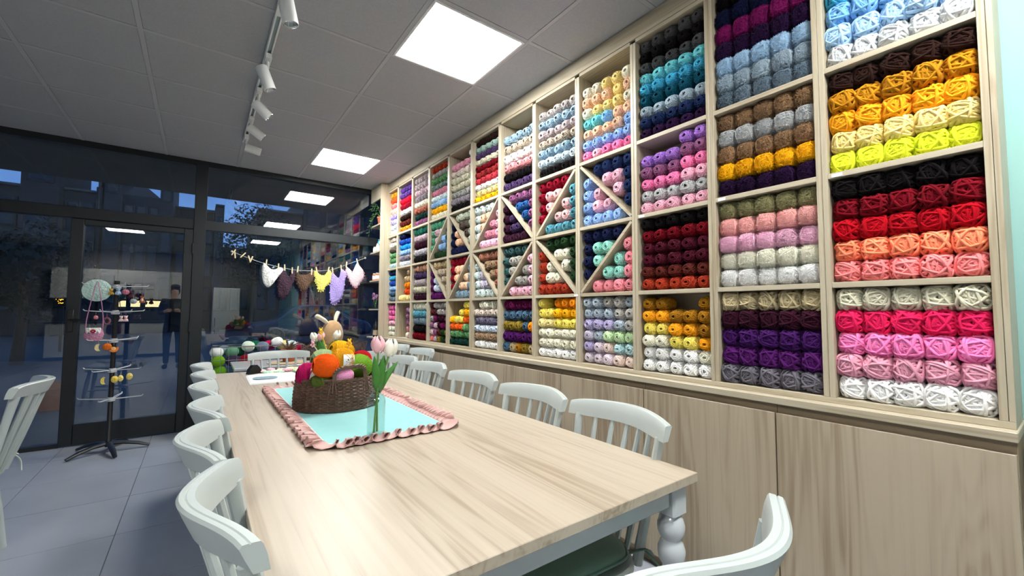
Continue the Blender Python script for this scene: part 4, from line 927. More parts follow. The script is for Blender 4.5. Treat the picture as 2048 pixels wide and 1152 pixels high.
BIBS = [
 ('white bib printed with small grey motifs, first on the clothesline', (226, 226, 224), [(.554,1.742),(.574,1.729),(.619,1.682),(.664,1.677),(.708,1.702),(.758,1.686),(.735,1.652),(.686,1.576),(.625,1.487),(.594,1.478),(.562,1.513),(.545,1.584),(.539,1.684)], None),
 ('dark plum bib with pompom edging, second on the clothesline', (62, 46, 58), [(.76,1.676),(.809,1.605),(.846,1.674),(.864,1.675),(.863,1.57),(.82,1.45),(.77,1.357),(.731,1.359),(.701,1.417),(.699,1.548),(.717,1.622)], (40, 30, 40)),
 ('dark brown knitted bib, third on the clothesline', (92, 72, 60), [(.873,1.668),(.922,1.633),(.99,1.637),(1.038,1.678),(1.062,1.664),(1.068,1.611),(1.021,1.51),(.968,1.44),(.934,1.454),(.891,1.527),(.875,1.601)], (80, 62, 52)),
 ('yellow lacy crochet bib, fourth on the clothesline', (226, 216, 112), [(1.07,1.687),(1.094,1.681),(1.138,1.637),(1.188,1.64),(1.223,1.696),(1.253,1.69),(1.276,1.637),(1.263,1.589),(1.228,1.533),(1.192,1.509),(1.172,1.454),(1.122,1.452),(1.105,1.521),(1.083,1.565),(1.089,1.604),(1.067,1.641)], (232, 224, 128)),
 ('lilac crochet bib hanging lowest on the clothesline', (160, 144, 206), [(1.268,1.683),(1.344,1.617),(1.371,1.721),(1.425,1.693),(1.442,1.654),(1.42,1.597),(1.408,1.469),(1.38,1.374),(1.329,1.31),(1.285,1.301),(1.254,1.355),(1.25,1.526),(1.255,1.605)], (176, 160, 216)),
 ('pale pink bib with rose pompom edging at the clothesline right end', (212, 196, 204), [(1.431,1.765),(1.495,1.694),(1.555,1.814),(1.588,1.775),(1.637,1.721),(1.646,1.657),(1.616,1.59),(1.562,1.515),(1.531,1.513),(1.491,1.552),(1.458,1.623),(1.425,1.693)], (206, 130, 146))]
for bi_, (lab, c, pts, trim) in enumerate(BIBS):
    cx = sum(p[0] for p in pts)/len(pts); cz = sum(p[1] for p in pts)/len(pts)
    t = thing('baby_bib', lab, 'bib', (cx, YL+.010, cz), 0, 'crochet bibs on the clothesline')
    loop = [p[:2] for p in spline([(x-cx, z-cz, 0) for x, z in pts]+[(pts[0][0]-cx, pts[0][1]-cz, 0)], 4)][:-1]; n = len(loop)
    bow = lambda x, z: -.022*math.cos(x*14)*(1-min(1, abs(z)*3)) + .006*math.sin(x*46+z*20)
    vs = []; rings = [1, .8, .6, .4, .2]
    for f in rings: vs += [(x*f, bow(x*f, z*f), z*f) for x, z in loop]
    vs.append((0, bow(0, 0), 0)); fs = [(i*n+j, i*n+(j+1) % n, (i+1)*n+(j+1) % n, (i+1)*n+j) for i in range(4) for j in range(n)] + [(4*n+j, 4*n+(j+1) % n, 5*n) for j in range(n)]
    q = MB(); q.add(vs, fs); o = part('cloth', q, 'soft', t, True); o.color = (*lin(c), 1); md = o.modifiers.new('thickness', 'SOLIDIFY'); md.thickness = .005; md.offset = 0
    if bi_ == 0:
        q = MB(); r_ = random.Random(3)
        for k in range(16):
            x, z = r_.uniform(-.07, .06), r_.uniform(-.11, .09)
            if abs(x+.02) > .06-abs(z)*.2: continue
            q.add([(x+.006*math.cos(2*PI*i/8)*(1+.4*(i % 2)), bow(x, z)-.0036, z+.006*math.sin(2*PI*i/8)*(1+.4*(i % 2))) for i in range(8)], [tuple(range(8))])
        part('printed_motifs', q, 'worn', t)
    if trim:
        q = MB(); step = 2 if bi_ != 3 else 2
        for j in range(n):
            x, z = loop[j]
            if j % step == 0 and z < .05: q.ball((x*1.03, bow(x, z), z*1.03), .0085 if bi_ in (1, 5) else .0075, n=8, m=6)
        o = part('edging', q, 'soft', t, True); o.color = (*lin(trim), 1)

# ------------------------------------------------------------------ revolving display stand by the door
SX, SY = -.588, 5.05
ds = thing('display_stand', 'black revolving display stand with chrome prongs by the door', 'display stand', (SX, SY, 0))
q = MB(); q.lathe([(.022, .045), (.024, .09), (.018, .10), (.018, 1.44), (.02, 1.445), (.02, 1.475), (0, 1.478)], 14); part('pole', q, 'black', ds, True)
for k in range(5):
    a = -2.55+2*PI*k/5; q = MB(); q.tube([(0, 0, .075), (.10*math.cos(a), .10*math.sin(a), .068), (.20*math.cos(a), .20*math.sin(a), .045), (.275*math.cos(a), .275*math.sin(a), .016)], [.026, .022, .020, .015], 8, flat=.75); part('foot', q, 'black', ds, True)
for i, z in enumerate((1.425, 1.20, .955, .697, .45)):
    q = MB(); q.lathe([(.019, z-.02), (.030, z-.018), (.030, z-.004), (.024, z), (.024, z+.014), (.019, z+.016)], 14); part('collar', q, 'steel', ds, True)
    for k in range(4):
        a = .35+.25*i+PI/2*k; q = MB()
        for s_ in (-.012, .012): q.tube([(.02*math.cos(a)-s_*math.sin(a), .02*math.sin(a)+s_*math.cos(a), z), (.21*math.cos(a)-s_*.4*math.sin(a), .21*math.sin(a)+s_*.4*math.cos(a), z+.012), (.222*math.cos(a), .222*math.sin(a), z+.024)], .0032, 5)
        part('prong', q, 'steel', ds, True)
GS = 'crochet goods hanging on the display stand'
def hang(label, cat, x, y, z): return thing('hanging_'+cat.replace(' ', '_'), label, cat, (x, y, z), 0, GS)
t = hang('pale mint round crochet hat on the display stand', 'hat', -.705, 4.99, 1.385)
part('brim', MB().lathe([(0, -.01), (.05, -.012), (.092, -.004), (.094, .0), (.09, .004), (.05, .004), (0, .005)], 28, ax='Y'), 'soft', t, True).color = (*lin((186, 214, 206)), 1)
part('crown', MB().lathe([(.055, .0), (.054, .02), (.045, .045), (.025, .058), (0, .06)], 24, ax='Y'), 'soft', t, True).color = (*lin((176, 206, 198)), 1)
t = hang('pink crochet shoulder bag with white flap on the display stand', 'bag', -.70, 4.93, 1.015)
q = MB(); q.lathe([(0, -.058), (.035, -.055), (.056, -.035), (.063, 0), (.055, .035), (.045, .05), (0, .05)], 24, sy=.42); part('pouch', q, 'soft', t, True).color = (*lin((190, 132, 160)), 1)
q = MB(); q.grid(lambda u, v: (.05*math.sin((u-.5)*2.2), -.028-.006*math.cos((u-.5)*3), .056-.05*v*(1-.35*math.cos(u*PI*4)**2)), 16, 5); o = part('flap', q, 'soft', t, True); o.color = (*lin((230, 228, 226)), 1); o.modifiers.new('thickness', 'SOLIDIFY').thickness = .004
q = MB(); q.tube(spline([(-.052, 0, .03), (-.045, 0, .15), (-.012, .0, .37), (.006, 0, .442), (.022, 0, .37), (.05, 0, .15), (.052, 0, .03)], 6), .008, 6, flat=.4); part('strap', q, 'soft', t, True).color = (*lin((178, 120, 156)), 1)
q = MB(); q.grid(lambda u, v: ((.012+.006*math.cos(2*PI*v))*math.cos(2*PI*u), -.042+.004*math.sin(2*PI*v), .028+(.009+.005*math.cos(2*PI*v))*math.sin(2*PI*u)), 14, 7, True); part('flower', q, 'soft', t, True).color = (*lin((168, 26, 56)), 1)
def charm(label, x, y, z, c, rx, rz_, shape='ball', c2=None):
    t = hang(label, 'charm', x, y, z)
    q = MB(); q.tube([(0, 0, rz_*.9), (0, 0, rz_+.03)], .0015, 5); part('loop', q, 'chrome', t, True)
    if shape == 'ball': q = MB(); q.ball((0, 0, 0), rx, rx*.8, rz_, 14, 10)
    elif shape == 'bear':
        q = MB(); q.ball((0, 0, -.012), rx, rx*.8, rz_*.75, 12, 8)
        q.ball((0, -.004, rz_*.7), rx*.75, rx*.7, rx*.7, 12, 8)
        for s_ in (-1, 1): q.ball((s_*rx*.6, 0, rz_*1.2), rx*.3, n=8, m=6); q.ball((s_*rx*.8, -.006, -.02), rx*.35, n=8, m=6)
    elif shape == 'slice':
        q = MB(); q.prism([(rx*math.cos(a), rz_*math.sin(a)) for a in np.linspace(PI*1.15, PI*2.15, 14)], -.012, .012)
    elif shape == 'moon':
        A = [(rx*math.cos(a), rz_*math.sin(a)) for a in np.linspace(PI*.55, PI*1.55, 12)]; B_ = [(rx*.55*math.cos(a)+.012, rz_*.92*math.sin(a)) for a in np.linspace(PI*1.5, PI*.6, 12)]; q = MB(); q.prism(A+B_, -.011, .011)
    elif shape == 'ring': q = MB(); q.grid(lambda u, v: ((rx*.7+rx*.3*math.cos(2*PI*v))*math.cos(2*PI*u), rx*.3*math.sin(2*PI*v), (rz_*.7+rx*.3*math.cos(2*PI*v))*math.sin(2*PI*u)), 18, 8, True)
    o = part('body', q, 'soft', t, True); o.color = (*lin(c), 1)
    if c2:
        q = MB(); q.ball((0, -.012, 0), rx*.55, .008, rz_*.55, 10, 6); part('patch', q, 'soft', t, True).color = (*lin(c2), 1)
charm('small mustard crochet charm on the top prongs', -.612, 4.96, 1.375, (190, 150, 60), .017, .02, 'bear')
charm('pale blue crochet charm on the top prongs', -.568, 4.96, 1.378, (150, 170, 196), .02, .026, 'bear')
charm('dusty pink plush charm on the top prongs', -.521, 4.97, 1.375, (178, 110, 130), .026, .024, 'ball', (190, 130, 146))
charm('dark plum crochet charm on the top prongs', -.49, 5.02, 1.35, (70, 44, 54), .022, .03, 'bear')
charm('grey crochet charm below the top prongs', -.468, 4.98, 1.295, (150, 156, 166), .026, .022)
charm('rust brown fox charm on the top prongs', -.412, 5.0, 1.31, (160, 90, 60), .018, .026, 'bear', (220, 200, 180))
charm('pink crochet ball charm inside the bag strap', -.702, 4.99, 1.155, (206, 128, 136), .016, .018)
charm('dark rose crochet ring on the second prongs', -.628, 4.95, 1.125, (120, 84, 92), .028, .036, 'ring')
charm('pale pink heart charm on the second prongs', -.538, 4.95, 1.145, (226, 196, 196), .015, .018, 'bear')
charm('blush pink heart charm beside the pole', -.508, 4.95, 1.145, (228, 190, 194), .016, .019, 'bear')
charm('pale yellow crescent charm on the third prongs', -.668, 4.93, .905, (222, 206, 150), .022, .03, 'moon')
charm('orange crochet fruit charm on the third prongs', -.614, 4.93, .908, (214, 110, 40), .03, .03, 'ball', (240, 176, 60))
charm('orange slice charm on the third prongs', -.570, 4.91, .892, (226, 130, 60), .03, .03, 'slice', (246, 190, 120))
charm('yellow tulip charm on the fourth prongs, leftmost', -.625, 4.93, .625, (226, 206, 110), .018, .03, 'moon')
charm('yellow bell charm on the fourth prongs beside the pole', -.556, 4.93, .63, (226, 200, 96), .024, .03)
charm('pale yellow bell charm on the fourth prongs', -.52, 4.94, .635, (230, 212, 130), .018, .028)
charm('light yellow bell charm at the right of the fourth prongs', -.465, 4.95, .645, (226, 204, 120), .022, .03)

# ------------------------------------------------------------------ ceiling track with spotlights
tr = thing('lighting_track', 'white ceiling track carrying five spotlights', 'lighting track', (.28, 0, ZC))
q = MB(); q.cbox(-.017, -.009, 1.25, 4.50, -.034, 0, .001); q.cbox(.009, .017, 1.25, 4.50, -.034, 0, .001); q.box(-.009, .009, 1.25, 4.50, -.012, 0); part('rail', q, 'track', tr)
part('groove', MB().box(-.009, .009, 1.25, 4.50, -.016, -.0125), 'worn', tr)
q = MB(); q.cbox(-.019, .019, 2.17, 2.42, -.040, -.012, .002); part('feed_box', q, 'track', tr)
q = MB(); q.box(-.012, .010, 2.22, 2.25, -.0412, -.040); q.box(-.012, .010, 2.29, 2.315, -.0412, -.040); part('rating_labels', q, 'cargrey', tr)
SPOTS = [(2.12, .262, 2.672, .293, 2.535, 'nearest spotlight on the track, its lens showing'), (2.869, .247, 2.677, .298, 2.548, 'second spotlight on the track, aimed steeply down'), (3.351, .256, 2.654, .349, 2.574, 'third spotlight on the track, tilted toward the yarn'),
         (3.881, .263, 2.673, .368, 2.607, 'fourth spotlight on the track, tilted toward the yarn'), (4.31, .272, 2.647, .393, 2.626, 'farthest spotlight on the track, nearly level')]
for (y, xa, za, xb, zb, lab) in SPOTS:
    t = thing('track_spotlight', lab, 'spotlight', (.28, y, ZC-.034), 0, 'white spotlights on the ceiling track')
    q = MB(); q.cbox(-.0165, .0165, -.055, .045, -.028, -.0005, .002); part('adapter', q, 'track', t)
    a = Vector((xa-.28, 0, za-ZC+.034)); b = Vector((xb-.28, 0, zb-ZC+.034)); d = (b-a).normalized(); mid = a.lerp(b, .28)
    q = MB(); q.tube([(0, .0, -.026), (0, 0, (mid.z-.026)*.5), (mid.x*.6, 0, mid.z*.9)], .009, 8); part('arm', q, 'track', t, True)
    R_ = .034; q = MB(); q.tube([a, a+d*.004, b-d*.002, b], [R_-.003, R_, R_, R_-.001], 24, cap=False); q.tube([a, a+d*.0005], [R_-.003, .001], 24); part('housing', q, 'track', t, True)
    q = MB(); q.tube([b-d*.001, b-d*.004, b-d*.022, b-d*.034], [R_-.002, R_-.008, .020, .006], 24, cap=False); q.tube([b-d*.034, b-d*.0345], [.006, .001], 12); part('reflector', q, 'chrome', t, True)
    q = MB(); q.tube([b-d*.0015, b-d*.0005, b+d*.0005], [R_-.0005, R_-.0005, R_-.004], 24, cap=False); part('rim', q, 'chrome', t, True)

# ------------------------------------------------------------------ things on the corner shelves
t = thing('trailing_plant', 'trailing pothos in a terracotta pot on the top corner shelf', 'potted plant', (1.79, 5.17, NZ[0]+.0005))
part('pot', MB().lathe([(0, 0), (.038, 0), (.05, .075), (.055, .077), (.055, .095), (.047, .095), (.044, .08), (0, .08)], 20), 'terra', t, True)
rq = random.Random(12)
for k, (dx, dy, dz) in enumerate(((-.05, .10, .10), (-.07, .16, -.06), (-.09, .19, -.13), (-.085, .12, .20), (-.075, .21, -.02), (-.08, .06, .16))):
    pts = spline([(0, 0, .09), (dx*.6, dy*.5, .15+max(0, dz)*.6), (dx, dy*.8, .09+dz*.6), (dx*1.05, dy, dz)], 6)
    q = MB(); q.tube(pts, .0025, 5); v = part('vine', q, 'pothos', t, True)
    for i in range(4, len(pts), 3):
        p = Vector(pts[i]); L = rq.uniform(.035, .055); a = rq.uniform(-1.2, 1.2); c = Vector((-.5*math.cos(a)-.2, -.4+.5*math.sin(a), rq.uniform(-.6, .3))).normalized()
        s_ = c.cross(Vector((0, 0, 1))).normalized(); n_ = s_.cross(c)
        q = MB(); vs = []
        for u_, w_ in ((0, .02), (.15, .34), (.35, .44), (.6, .34), (.85, .13), (1, .01)):
            for j in (-1, 0, 1): vs.append(tuple(p+c*L*u_+s_*L*w_*j+n_*L*(.10*abs(j)-.15*u_*u_)))
        q.add(vs, [(i_*3+j, i_*3+j+1, i_*3+j+4, i_*3+j+3) for i_ in range(5) for j in range(2)]); o = part('leaf', q, 'pothos', v, True); o.modifiers.new('thickness', 'SOLIDIFY').thickness = .0008
def jar(label, x, y, z, r, h, col, lid, cat='jar', labelstrip=True):
    t = thing('small_jar', label, cat, (x, y, z+.0005), 0, 'jars on the corner shelves')
    part('body', MB().lathe([(0, 0), (r*.92, 0), (r, .006), (r, h*.78), (r*.7, h*.86), (r*.7, h*.9)], 18), col, t, True)
    part('lid', MB().lathe([(r*.74, h*.86), (r*.76, h*.87), (r*.76, h), (0, h)], 18), lid, t, True)
    if labelstrip: q = MB(); q.grid(lambda u, v: ((r+.0006)*math.cos(PI*.6+PI*1.0*u), (r+.0006)*math.sin(PI*.6+PI*1.0*u), h*(.15+.5*v)), 14, 2); part('label_strip', q, 'paper', t, True)
M['blueglass'] = plain('teal jar', (60, 130, 150), .25); M['amber'] = plain('amber jar', (190, 110, 50), .3); M['orchid'] = plain('purple petals', (150, 104, 150), .6, noise=.2, nscale=60)
jar('white jar at the front of the second corner shelf', 1.765, 5.20, NZ[1], .024, .10, 'white', 'white'); jar('white squat jar beside the pothos shelf edge', 1.765, 5.27, NZ[1], .022, .07, 'white', 'worn')
jar('teal jar behind the white jars on the second corner shelf', 1.80, 5.24, NZ[1], .03, .16, 'blueglass', 'blueglass', labelstrip=False); jar('tall white jar farthest on the second corner shelf', 1.77, 5.335, NZ[1], .022, .075, 'white', 'white')
for k, (y, lb) in enumerate(((5.16, 'nearest'), (5.215, 'second'), (5.27, 'third'), (5.325, 'farthest'))): jar('%s amber jar with white label on the third corner shelf' % lb, 1.766, y, NZ[2], .022, .085+.008*(k % 2), 'amber', 'white')
t = thing('flower_jar', 'purple blossoms in a glass jar on the fourth corner shelf', 'vase', (1.765, 5.26, NZ[3]+.0005))
part('jar', MB().lathe([(0, 0), (.032, 0), (.036, .01), (.036, .07), (.03, .085), (.028, .085), (.033, .07), (.033, .012), (0, .008)], 20), 'vase', t, True)
for k in range(7):
    a = k*.9; r = .02+.012*(k % 3); z = .13+.018*(k % 4); c = (r*math.cos(a), r*math.sin(a), z)
    q = MB(); q.tube([(0, 0, .02), (c[0]*.6, c[1]*.6, .08), c], .002, 5); part('stem', q, 'stem', t, True)
    q = MB()
    for j in range(5): b = 2*PI*j/5; q.ball((c[0]+.011*math.cos(b), c[1]+.006*math.sin(b*2), c[2]+.011*math.sin(b)), .009, .005, .008, 8, 5)
    part('blossom', q, 'orchid', t, True)
t = thing('dark_bottle', 'dark glass bottle with cream label on the lowest corner shelf', 'bottle', (1.762, 5.21, NZ[4]+.0005))
part('body', MB().lathe([(0, 0), (.033, 0), (.035, .006), (.035, .12), (.03, .145), (.014, .17), (.012, .20), (.015, .202), (.015, .215), (0, .216)], 20), 'black', t, True)
q = MB(); q.grid(lambda u, v: (.0356*math.cos(PI*.7+PI*.9*u), .0356*math.sin(PI*.7+PI*.9*u), .025+.06*v), 14, 2); part('label_strip', q, 'jute', t, True)
# sequinned bag hanging at the end of the cabinets
M['sequin'] = plain('grey sequins', (96, 96, 104), .18, metal=.9, noise=.6, nscale=300, bump=1.0, bscale=500); M['rope'] = plain('rope coil', (150, 128, 100), .9, noise=.3, nscale=60, bump=.6, bscale=90)
t = thing('sequin_bag', 'sequinned bag with rope rim hanging beside the cabinet end', 'bag', (1.93, .055, .60))
q = MB(); q.lathe([(0, 0), (.045, .0), (.058, .03), (.06, .16), (.056, .20)], 22, sx=.8, sy=1.0); part('body', q, 'sequin', t, True)
for k in range(4): q = MB(); q.grid(lambda u, v: ((.046+.008*math.cos(2*PI*v))*math.cos(2*PI*u), (.056+.008*math.cos(2*PI*v))*math.sin(2*PI*u), .205+.016*k+.008*math.sin(2*PI*v)), 22, 8, True); part('rope_rim', q, 'rope', t, True)
q = MB(); q.tube(spline([(.03, -.03, .26), (.07, -.01, .34), (.085, 0, .38), (.07, .02, .34), (.03, .03, .26)], 5), .004, 6); part('strap', q, 'rope', t, True)
q = MB(); q.tube([(.095, 0, .372), (.075, 0, .372), (.072, 0, .385)], .004, 6); part('hook', q, 'chrome', t, True)

# ------------------------------------------------------------------ back of the shop, mirrored in the glass
kt = thing('kitchen_counter', 'grey kitchen counter with wall cabinets mirrored in the door glass', 'kitchen unit', (0, YB+.004, 0))
for k in range(5):
    x = -2.9+.56*k; part('base_unit', MB().cbox(x, x+.555, .0, .58, .08, .88, .003), 'kitchen', kt); part('wall_cabinet', MB().cbox(x, x+.555, 0, .34, 1.50, 2.25, .003), 'kitchen', kt)
    if k in (2, 3): part('lit_niche', MB().cbox(x+.05, x+.50, .01, .03, 1.30, 1.46, .002), 'warm', kt)
part('worktop', MB().cbox(-2.92, -.10, 0, .60, .88, .92, .004), 'counter', kt); part('splashback', MB().box(-2.9, -.1, 0, .008, .92, 1.50), 'counter', kt)
fg = thing('fridge', 'white fridge freezer mirrored dimly in the large window', 'fridge', (.62, YB+.33, 0))
part('body', MB().cbox(-.32, .32, -.32, .30, .02, 1.85, .01), 'fridge', fg); part('freezer_door', MB().cbox(-.318, .318, .302, .35, .05, .70, .012), 'fridge', fg); part('fridge_door', MB().cbox(-.318, .318, .302, .35, .71, 1.84, .012), 'fridge', fg)
for (a, b) in ((.50, .68), (.75, 1.0)): part('handle', MB().cbox(-.27, -.25, .352, .385, a, b, .004), 'chrome', fg)

# spotlights over the kitchen end, lit, aimed at the back wall
for (x, lab) in ((-2.05, 'lit spotlight over the kitchen, leftmost mirrored dot in the door glass'), (-1.35, 'lit spotlight over the kitchen, second mirrored dot in the door glass'), (.35, 'lit spotlight over the fridge at the back of the shop')):
    t = thing('kitchen_spotlight', lab, 'spotlight', (x, -2.6, ZC), 0, 'spotlights at the back of the shop')
    q = MB(); q.cbox(-.02, .02, -.04, .04, -.03, 0, .002); q.tube([(0, 0, -.03), (0, 0, -.09)], .008, 8); part('adapter', q, 'track', t)
    q = MB(); q.tube([(0, .05, -.075), (0, -.08, -.165)], .034, 20); part('housing', q, 'track', t, True)
    q = MB(); q.tube([(0, -.081, -.1657), (0, -.083, -.167)], .028, 16); part('lens', q, 'windowlit', t, True)
    li = bpy.data.lights.new('spot_beam', 'SPOT'); li.energy = 50; li.spot_size = 1.9; li.spot_blend = .6; li.shadow_soft_size = .03; li.color = (1, .97, .92)
    lo = link('spot_beam', li, None, t, (0, -.09, -.172)); lo.rotation_euler = (-.85, 0, 0)

# the person mirrored in the door glass
M['skin'] = plain('skin', (214, 170, 146), .55, noise=.04); M['jacket'] = plain('black jacket', (26, 26, 30), .85, noise=.1, nscale=20); M['jeans'] = plain('dark jeans', (34, 38, 50), .9, noise=.1, nscale=40); M['hair'] = plain('dark hair', (30, 24, 22), .6, noise=.2, nscale=60)
pe = thing('person', 'person in dark jacket and jeans holding a phone, mirrored in the door glass', 'person', (-.42, -.56, 0), .05)
bv = [(0,0,.95),(0,-.01,1.12),(0,-.005,1.30),(0,.0,1.44),(0,.012,1.50),(0,.022,1.58),(0,.03,1.66)]; be = [(0,1),(1,2),(2,3),(3,4),(4,5),(5,6)]; br = [(.15,.10),(.135,.095),(.155,.10),(.06,.06),(.052,.055),(.072,.088),(.07,.085)]
for sx in (-1, 1):
    o0 = len(bv); bv += [(sx*.095,0,.88),(sx*.10,.015,.49),(sx*.105,-.015,.09),(sx*.115,.09,.035)]; be += [(0,o0),(o0,o0+1),(o0+1,o0+2),(o0+2,o0+3)]; br += [.085,.055,.037,.035]
    o0 = len(bv); bv += [(sx*.175,0,1.40),(sx*.225,-.03,1.14),(sx*.13,.16,1.19),(sx*.085,.205,1.21)]; be += [(2,o0),(o0,o0+1),(o0+1,o0+2),(o0+2,o0+3)]; br += [.058,.042,.028,(.036,.02)]
    for k in range(4):
        f0 = len(bv); L = (.045, .052, .05, .04)[k]; bx_, by_, bz_ = sx*.062, .228, 1.235-.017*k
        bv += [(bx_+sx*.012, by_, bz_), (bx_-sx*L*.45, by_+.016, bz_+.002), (bx_-sx*L*.9, by_+.004, bz_)]; be += [(o0+3,f0),(f0,f0+1),(f0+1,f0+2)]; br += [.009,.0082,.007]
    f0 = len(bv); bv += [(sx*.07,.20,1.245),(sx*.045,.195,1.262)]; be += [(o0+3,f0),(f0,f0+1)]; br += [.011,.009]
skin_body('body', bv, be, br, pe, 'skin', 0, 2)
cv = bv[:4]; cv = [(0,0,.80)]+list(cv[1:4]); ce_ = [(0,1),(1,2),(2,3)]; cr_ = [(.175,.13),(.16,.12),(.175,.12),(.085,.08)]
for sx in (-1, 1):
    o0 = len(cv); cv += [(sx*.18,0,1.405),(sx*.228,-.03,1.14),(sx*.135,.15,1.188)]; ce_ += [(2,o0),(o0,o0+1),(o0+1,o0+2)]; cr_ += [.075,.056,.042]
skin_body('jacket', cv, ce_, cr_, pe, 'jacket', 0, 2)
tv = [(0,0,1.04),(0,0,.90)]; te = [(0,1)]; trr = [(.15,.108),(.155,.115)]
for sx in (-1, 1):
    o0 = len(tv); tv += [(sx*.10,0,.84),(sx*.102,.015,.49),(sx*.107,-.015,.085)]; te += [(1,o0),(o0,o0+1),(o0+1,o0+2)]; trr += [.096,.066,.052]
    q = MB(); q.ball((sx*.115, .045, .045), .048, .125, .05, 14, 8); part('shoe', q, 'black', pe, True)
skin_body('trousers', tv, te, trr, pe, 'jeans', 0, 2)
q = MB(); q.ball((0, -.02, 1.708), .086, .092, .062, 18, 12); q.ball((0, -.055, 1.63), .086, .062, .12, 16, 10); part('hair', q, 'hair', pe, True)
q = MB(); q.tube([(0, .112, 1.645), (0, .128, 1.615), (0, .112, 1.605)], [.008, .013, .008], 8); part('nose', q, 'skin', pe, True)
for sx in (-1, 1): q = MB(); q.ball((sx*.031, .104, 1.643), .011, .006, .007, 10, 6); part('eye', q, 'black', pe, True)
q = MB(); q.ball((0, .108, 1.575), .022, .008, .006, 12, 6); part('mouth', q, 'ruffle', pe, True)
t = thing('phone', 'black phone held by the person mirrored in the door glass', 'phone', (-.432, -.335, 1.225), .05); part('case', MB().cbox(-.075, .075, -.004, .004, -.036, .036, .003), 'black', t); part('screen', MB().box(-.07, .07, -.0052, -.0042, -.032, .032), 'darkwin', t)

# ------------------------------------------------------------------ outside at dusk
gd = struct('ground', MB().box(-40, 40, 5.53, 60, -.2, -.03), 'asphalt', 'dusky pavement and street outside')
struct('canopy', MB().box(-9, 6, 5.52, 7.2, 2.80, 3.15), 'soffit', 'dark canopy over the pavement outside')
def building(name, label, x0, x1, y0, y1, h, mat, win, gable=None, lit=()):
    t = thing(name, label, 'building', (x0, y0, -.03))
    W, D = x1-x0, y1-y0; part('wall', MB().box(0, W, 0, D, 0, h), mat, t)
    if gable: q = MB(); q.prism([(0, h), (W, h), (W*gable[0], h+gable[1])], 0, D); part('roof', q, 'counter', t)
    else: part('roof_edge', MB().cbox(0, W, -.2, D, h+.001, h+.12, .02), 'counter', t)
    nx, nz_ = win; k = 0
    for i in range(nx):
        for j in range(nz_):
            cx = W*(i+.5)/nx; cz = .9+(h-1.1)*(j+.5)/nz_; w2 = min(.55, W/nx*.3); h2 = min(.65, (h-1.1)/nz_*.34)
            wn = part('window', MB().cbox(cx-w2-.08, cx+w2+.08, -.06, .02, cz-h2-.08, cz+h2+.08, .01), mat, t)
            part('window_pane', MB().box(cx-w2, cx+w2, -.075, -.062, cz-h2, cz+h2), 'windowlit' if k in lit else 'darkwin', wn); k += 1
    for j in range(1, nz_):
        if W > 3: part('balcony', MB().cbox(.2, W-.2, -.7, 0, .9+(h-1.1)*j/nz_-.35, .9+(h-1.1)*j/nz_+.18, .02), mat, t)
building('apartment_block', 'long dark apartment block across the street, leftmost', -19, -6.9, 30, 36, 7.1, 'facade2', (8, 3))
building('apartment_block', 'tall apartment block left of the door transom sky', -6.85, -5.6, 29, 36, 9.6, 'facade2', (1, 3)); building('apartment_block', 'flat-roofed block seen over the door', -5.6, -4.45, 30, 36, 7.2, 'facade', (2, 3))
building('stair_tower', 'narrow stair tower seen over the door', -4.4, -4.28, 30, 33, 9.0, 'facade', (1, 2)); building('apartment_block', 'tall block with a gap of sky on its left', -4.1, -3.45, 29.5, 36, 9.6, 'facade', (1, 3))
building('gabled_house', 'gabled dark house seen over the door', -3.45, -1.9, 30, 37, 7.35, 'facade', (3, 3), (.45, .75)); building('apartment_block', 'tall block beside the gabled house', -1.9, -1.35, 29.5, 36, 9.4, 'facade', (1, 3))
building('apartment_block', 'flat block behind the central mullion', -1.3, .55, 31, 37, 7.1, 'facade2', (3, 3)); building('chimney_house', 'house with a chimney-like tower at the window left', .56, 1.0, 30, 35, 7.3, 'facade', (1, 3))
building('low_house', 'low house under the open sky behind the clothesline', 1.0, 2.65, 33, 38, 5.2, 'facade', (3, 2)); building('apartment_block', 'wide block behind the rabbit with a flat roof', 2.7, 5.2, 30, 37, 7.4, 'facade2', (4, 3)); building('apartment_block', 'tall wide block at the window right', 5.25, 15, 30, 37, 8.9, 'facade', (8, 3))
def tree(x, y, h, r, label, sd):
    t = thing('street_tree', label, 'tree', (x, y, -.03)); q = MB(); q.tube([(0, 0, 0), (.05, 0, h*.35), (0, .05, h*.6)], [.12, .09, .06], 8); part('trunk', q, 'bark', t, True)
    g = np.random.RandomState(sd); n = 2600; d = g.normal(0, 1, (n, 3)); d /= np.linalg.norm(d, axis=1)[:, None]; p = d*(g.uniform(.35, 1, n)**.5)[:, None]*np.array([r, r, h*.34])*(1+.25*np.sin(d[:, :1]*7)*np.cos(d[:, 2:]*6)); p[:, 2] += h*.66
    a = g.normal(0, 1, (n, 3)); a /= np.linalg.norm(a, axis=1)[:, None]; b = np.cross(a, d); s_ = g.uniform(.05, .11, n)[:, None]
    V = np.stack([p-a*s_, p+b*s_*.6, p+a*s_, p-b*s_*.6], 1).reshape(-1, 3); I = np.arange(n)*4
    o = link('foliage', np_mesh('foliage', V, np.stack([I, I+1, I+2, I+3], 1), 'foliage', False), None, t); o['kind'] = 'stuff'
tree(-5.2, 13.5, 3.6, 1.5, 'dark street tree outside at the far left', 1); tree(-3.3, 14.5, 3.3, 1.2, 'dark street tree outside left of the door', 2); tree(1.9, 22, 6.2, 1.5, 'dark street tree behind the clothesline', 3); tree(-8.5, 14, 3.8, 1.7, 'dark street tree beyond the left edge', 5)
hg = MB(); 
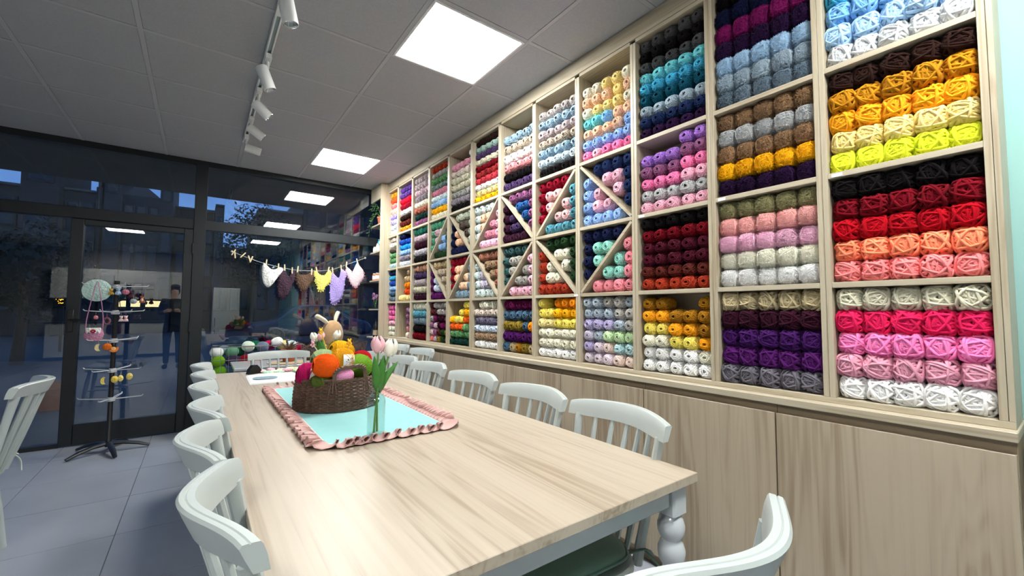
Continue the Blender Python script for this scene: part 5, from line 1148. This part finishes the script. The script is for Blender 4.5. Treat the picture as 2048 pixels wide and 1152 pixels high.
def car(x, y, rz, mat, label):
    t = thing('parked_car', label, 'car', (x, y, -.03), rz)
    pr = [(-2.05, .32), (-2.1, .55), (-2.0, .78), (-1.25, .90), (-.75, 1.34), (-.2, 1.46), (.55, 1.44), (1.15, 1.08), (1.3, .98), (1.95, .84), (2.12, .62), (2.1, .32)]
    q = MB(); q.prism(pr, -.78, .78); o = part('body', q, mat, t); bv = o.modifiers.new('round', 'BEVEL'); bv.width = .12; bv.segments = 3
    for s_ in (-1, 1):
        q = MB(); q.prism([(-1.1, .95), (-.72, 1.28), (-.2, 1.38), (.5, 1.36), (1.0, 1.05)], s_*.772, s_*.790); part('side_window', q, 'darkwin', t)
        for wx in (-1.3, 1.3): q = MB(); q.lathe([(.0, -.09), (.2, -.10), (.3, -.09), (.32, -.05), (.32, .05), (.3, .09), (.2, .10), (0, .09)], 20, (wx, s_*.72, .32), 'Y'); part('wheel', q, 'black', t, True)
        q = MB(); q.ball((2.02, s_*.55, .68), .08, .16, .07, 10, 6); part('headlamp', q, 'chrome', t, True)
car(3.4, 17.5, .06, 'carblue', 'dark blue parked car outside the large window'); car(9.6, 18.2, .05, 'cargrey', 'grey parked car farther up the street outside'); car(-7.4, 16.5, -.1, 'cargrey', 'grey parked car outside the left window')
t = thing('planter_pot', 'terracotta planter outside beside the door', 'planter', (-1.45, 7.75, -.03)); part('pot', MB().lathe([(0, 0), (.12, 0), (.17, .26), (.185, .265), (.185, .33), (.165, .33), (.155, .28), (0, .27)], 24), 'terra', t, True)
part('soil', MB().lathe([(.155, .285), (.08, .295), (0, .30)], 24), 'bark', t, True)
sg = thing('street_sign', 'small glowing amber shop sign reading EST across the street', 'sign', (-3.27, 18, 1.455))
part('box', MB().cbox(-.26, .26, .02, .14, -.16, .16, .01), 'black', sg)
fc = bpy.data.curves.new('sign_text', 'FONT'); fc.body = 'EST'; fc.size = .19; fc.align_x = 'CENTER'; fc.align_y = 'CENTER'; fc.extrude = .006
_tmp = bpy.data.objects.new('tmp_text', fc); COL.objects.link(_tmp); _me = bpy.data.meshes.new_from_object(_tmp); bpy.data.objects.remove(_tmp); _me.name = 'sign_text'; _me.materials.clear()
link('sign_text', _me, 'neon', sg, (0, .012, 0), (PI/2, 0, 0))
part('bracket', MB().cbox(-.03, .03, .05, .11, -1.485, -.16, .005), 'black', sg)
lp = thing('street_lamp', 'street lamp glowing over the door transom', 'street lamp', (-4.62, 28.2, -.03)); part('post', MB().lathe([(.09, 0), (.05, 5.9), (.0, 5.92)], 10), 'black', lp, True)
q = MB(); q.ball((0, 0, 6.0), .10, n=12, m=8); part('globe', q, 'windowlit', lp, True)
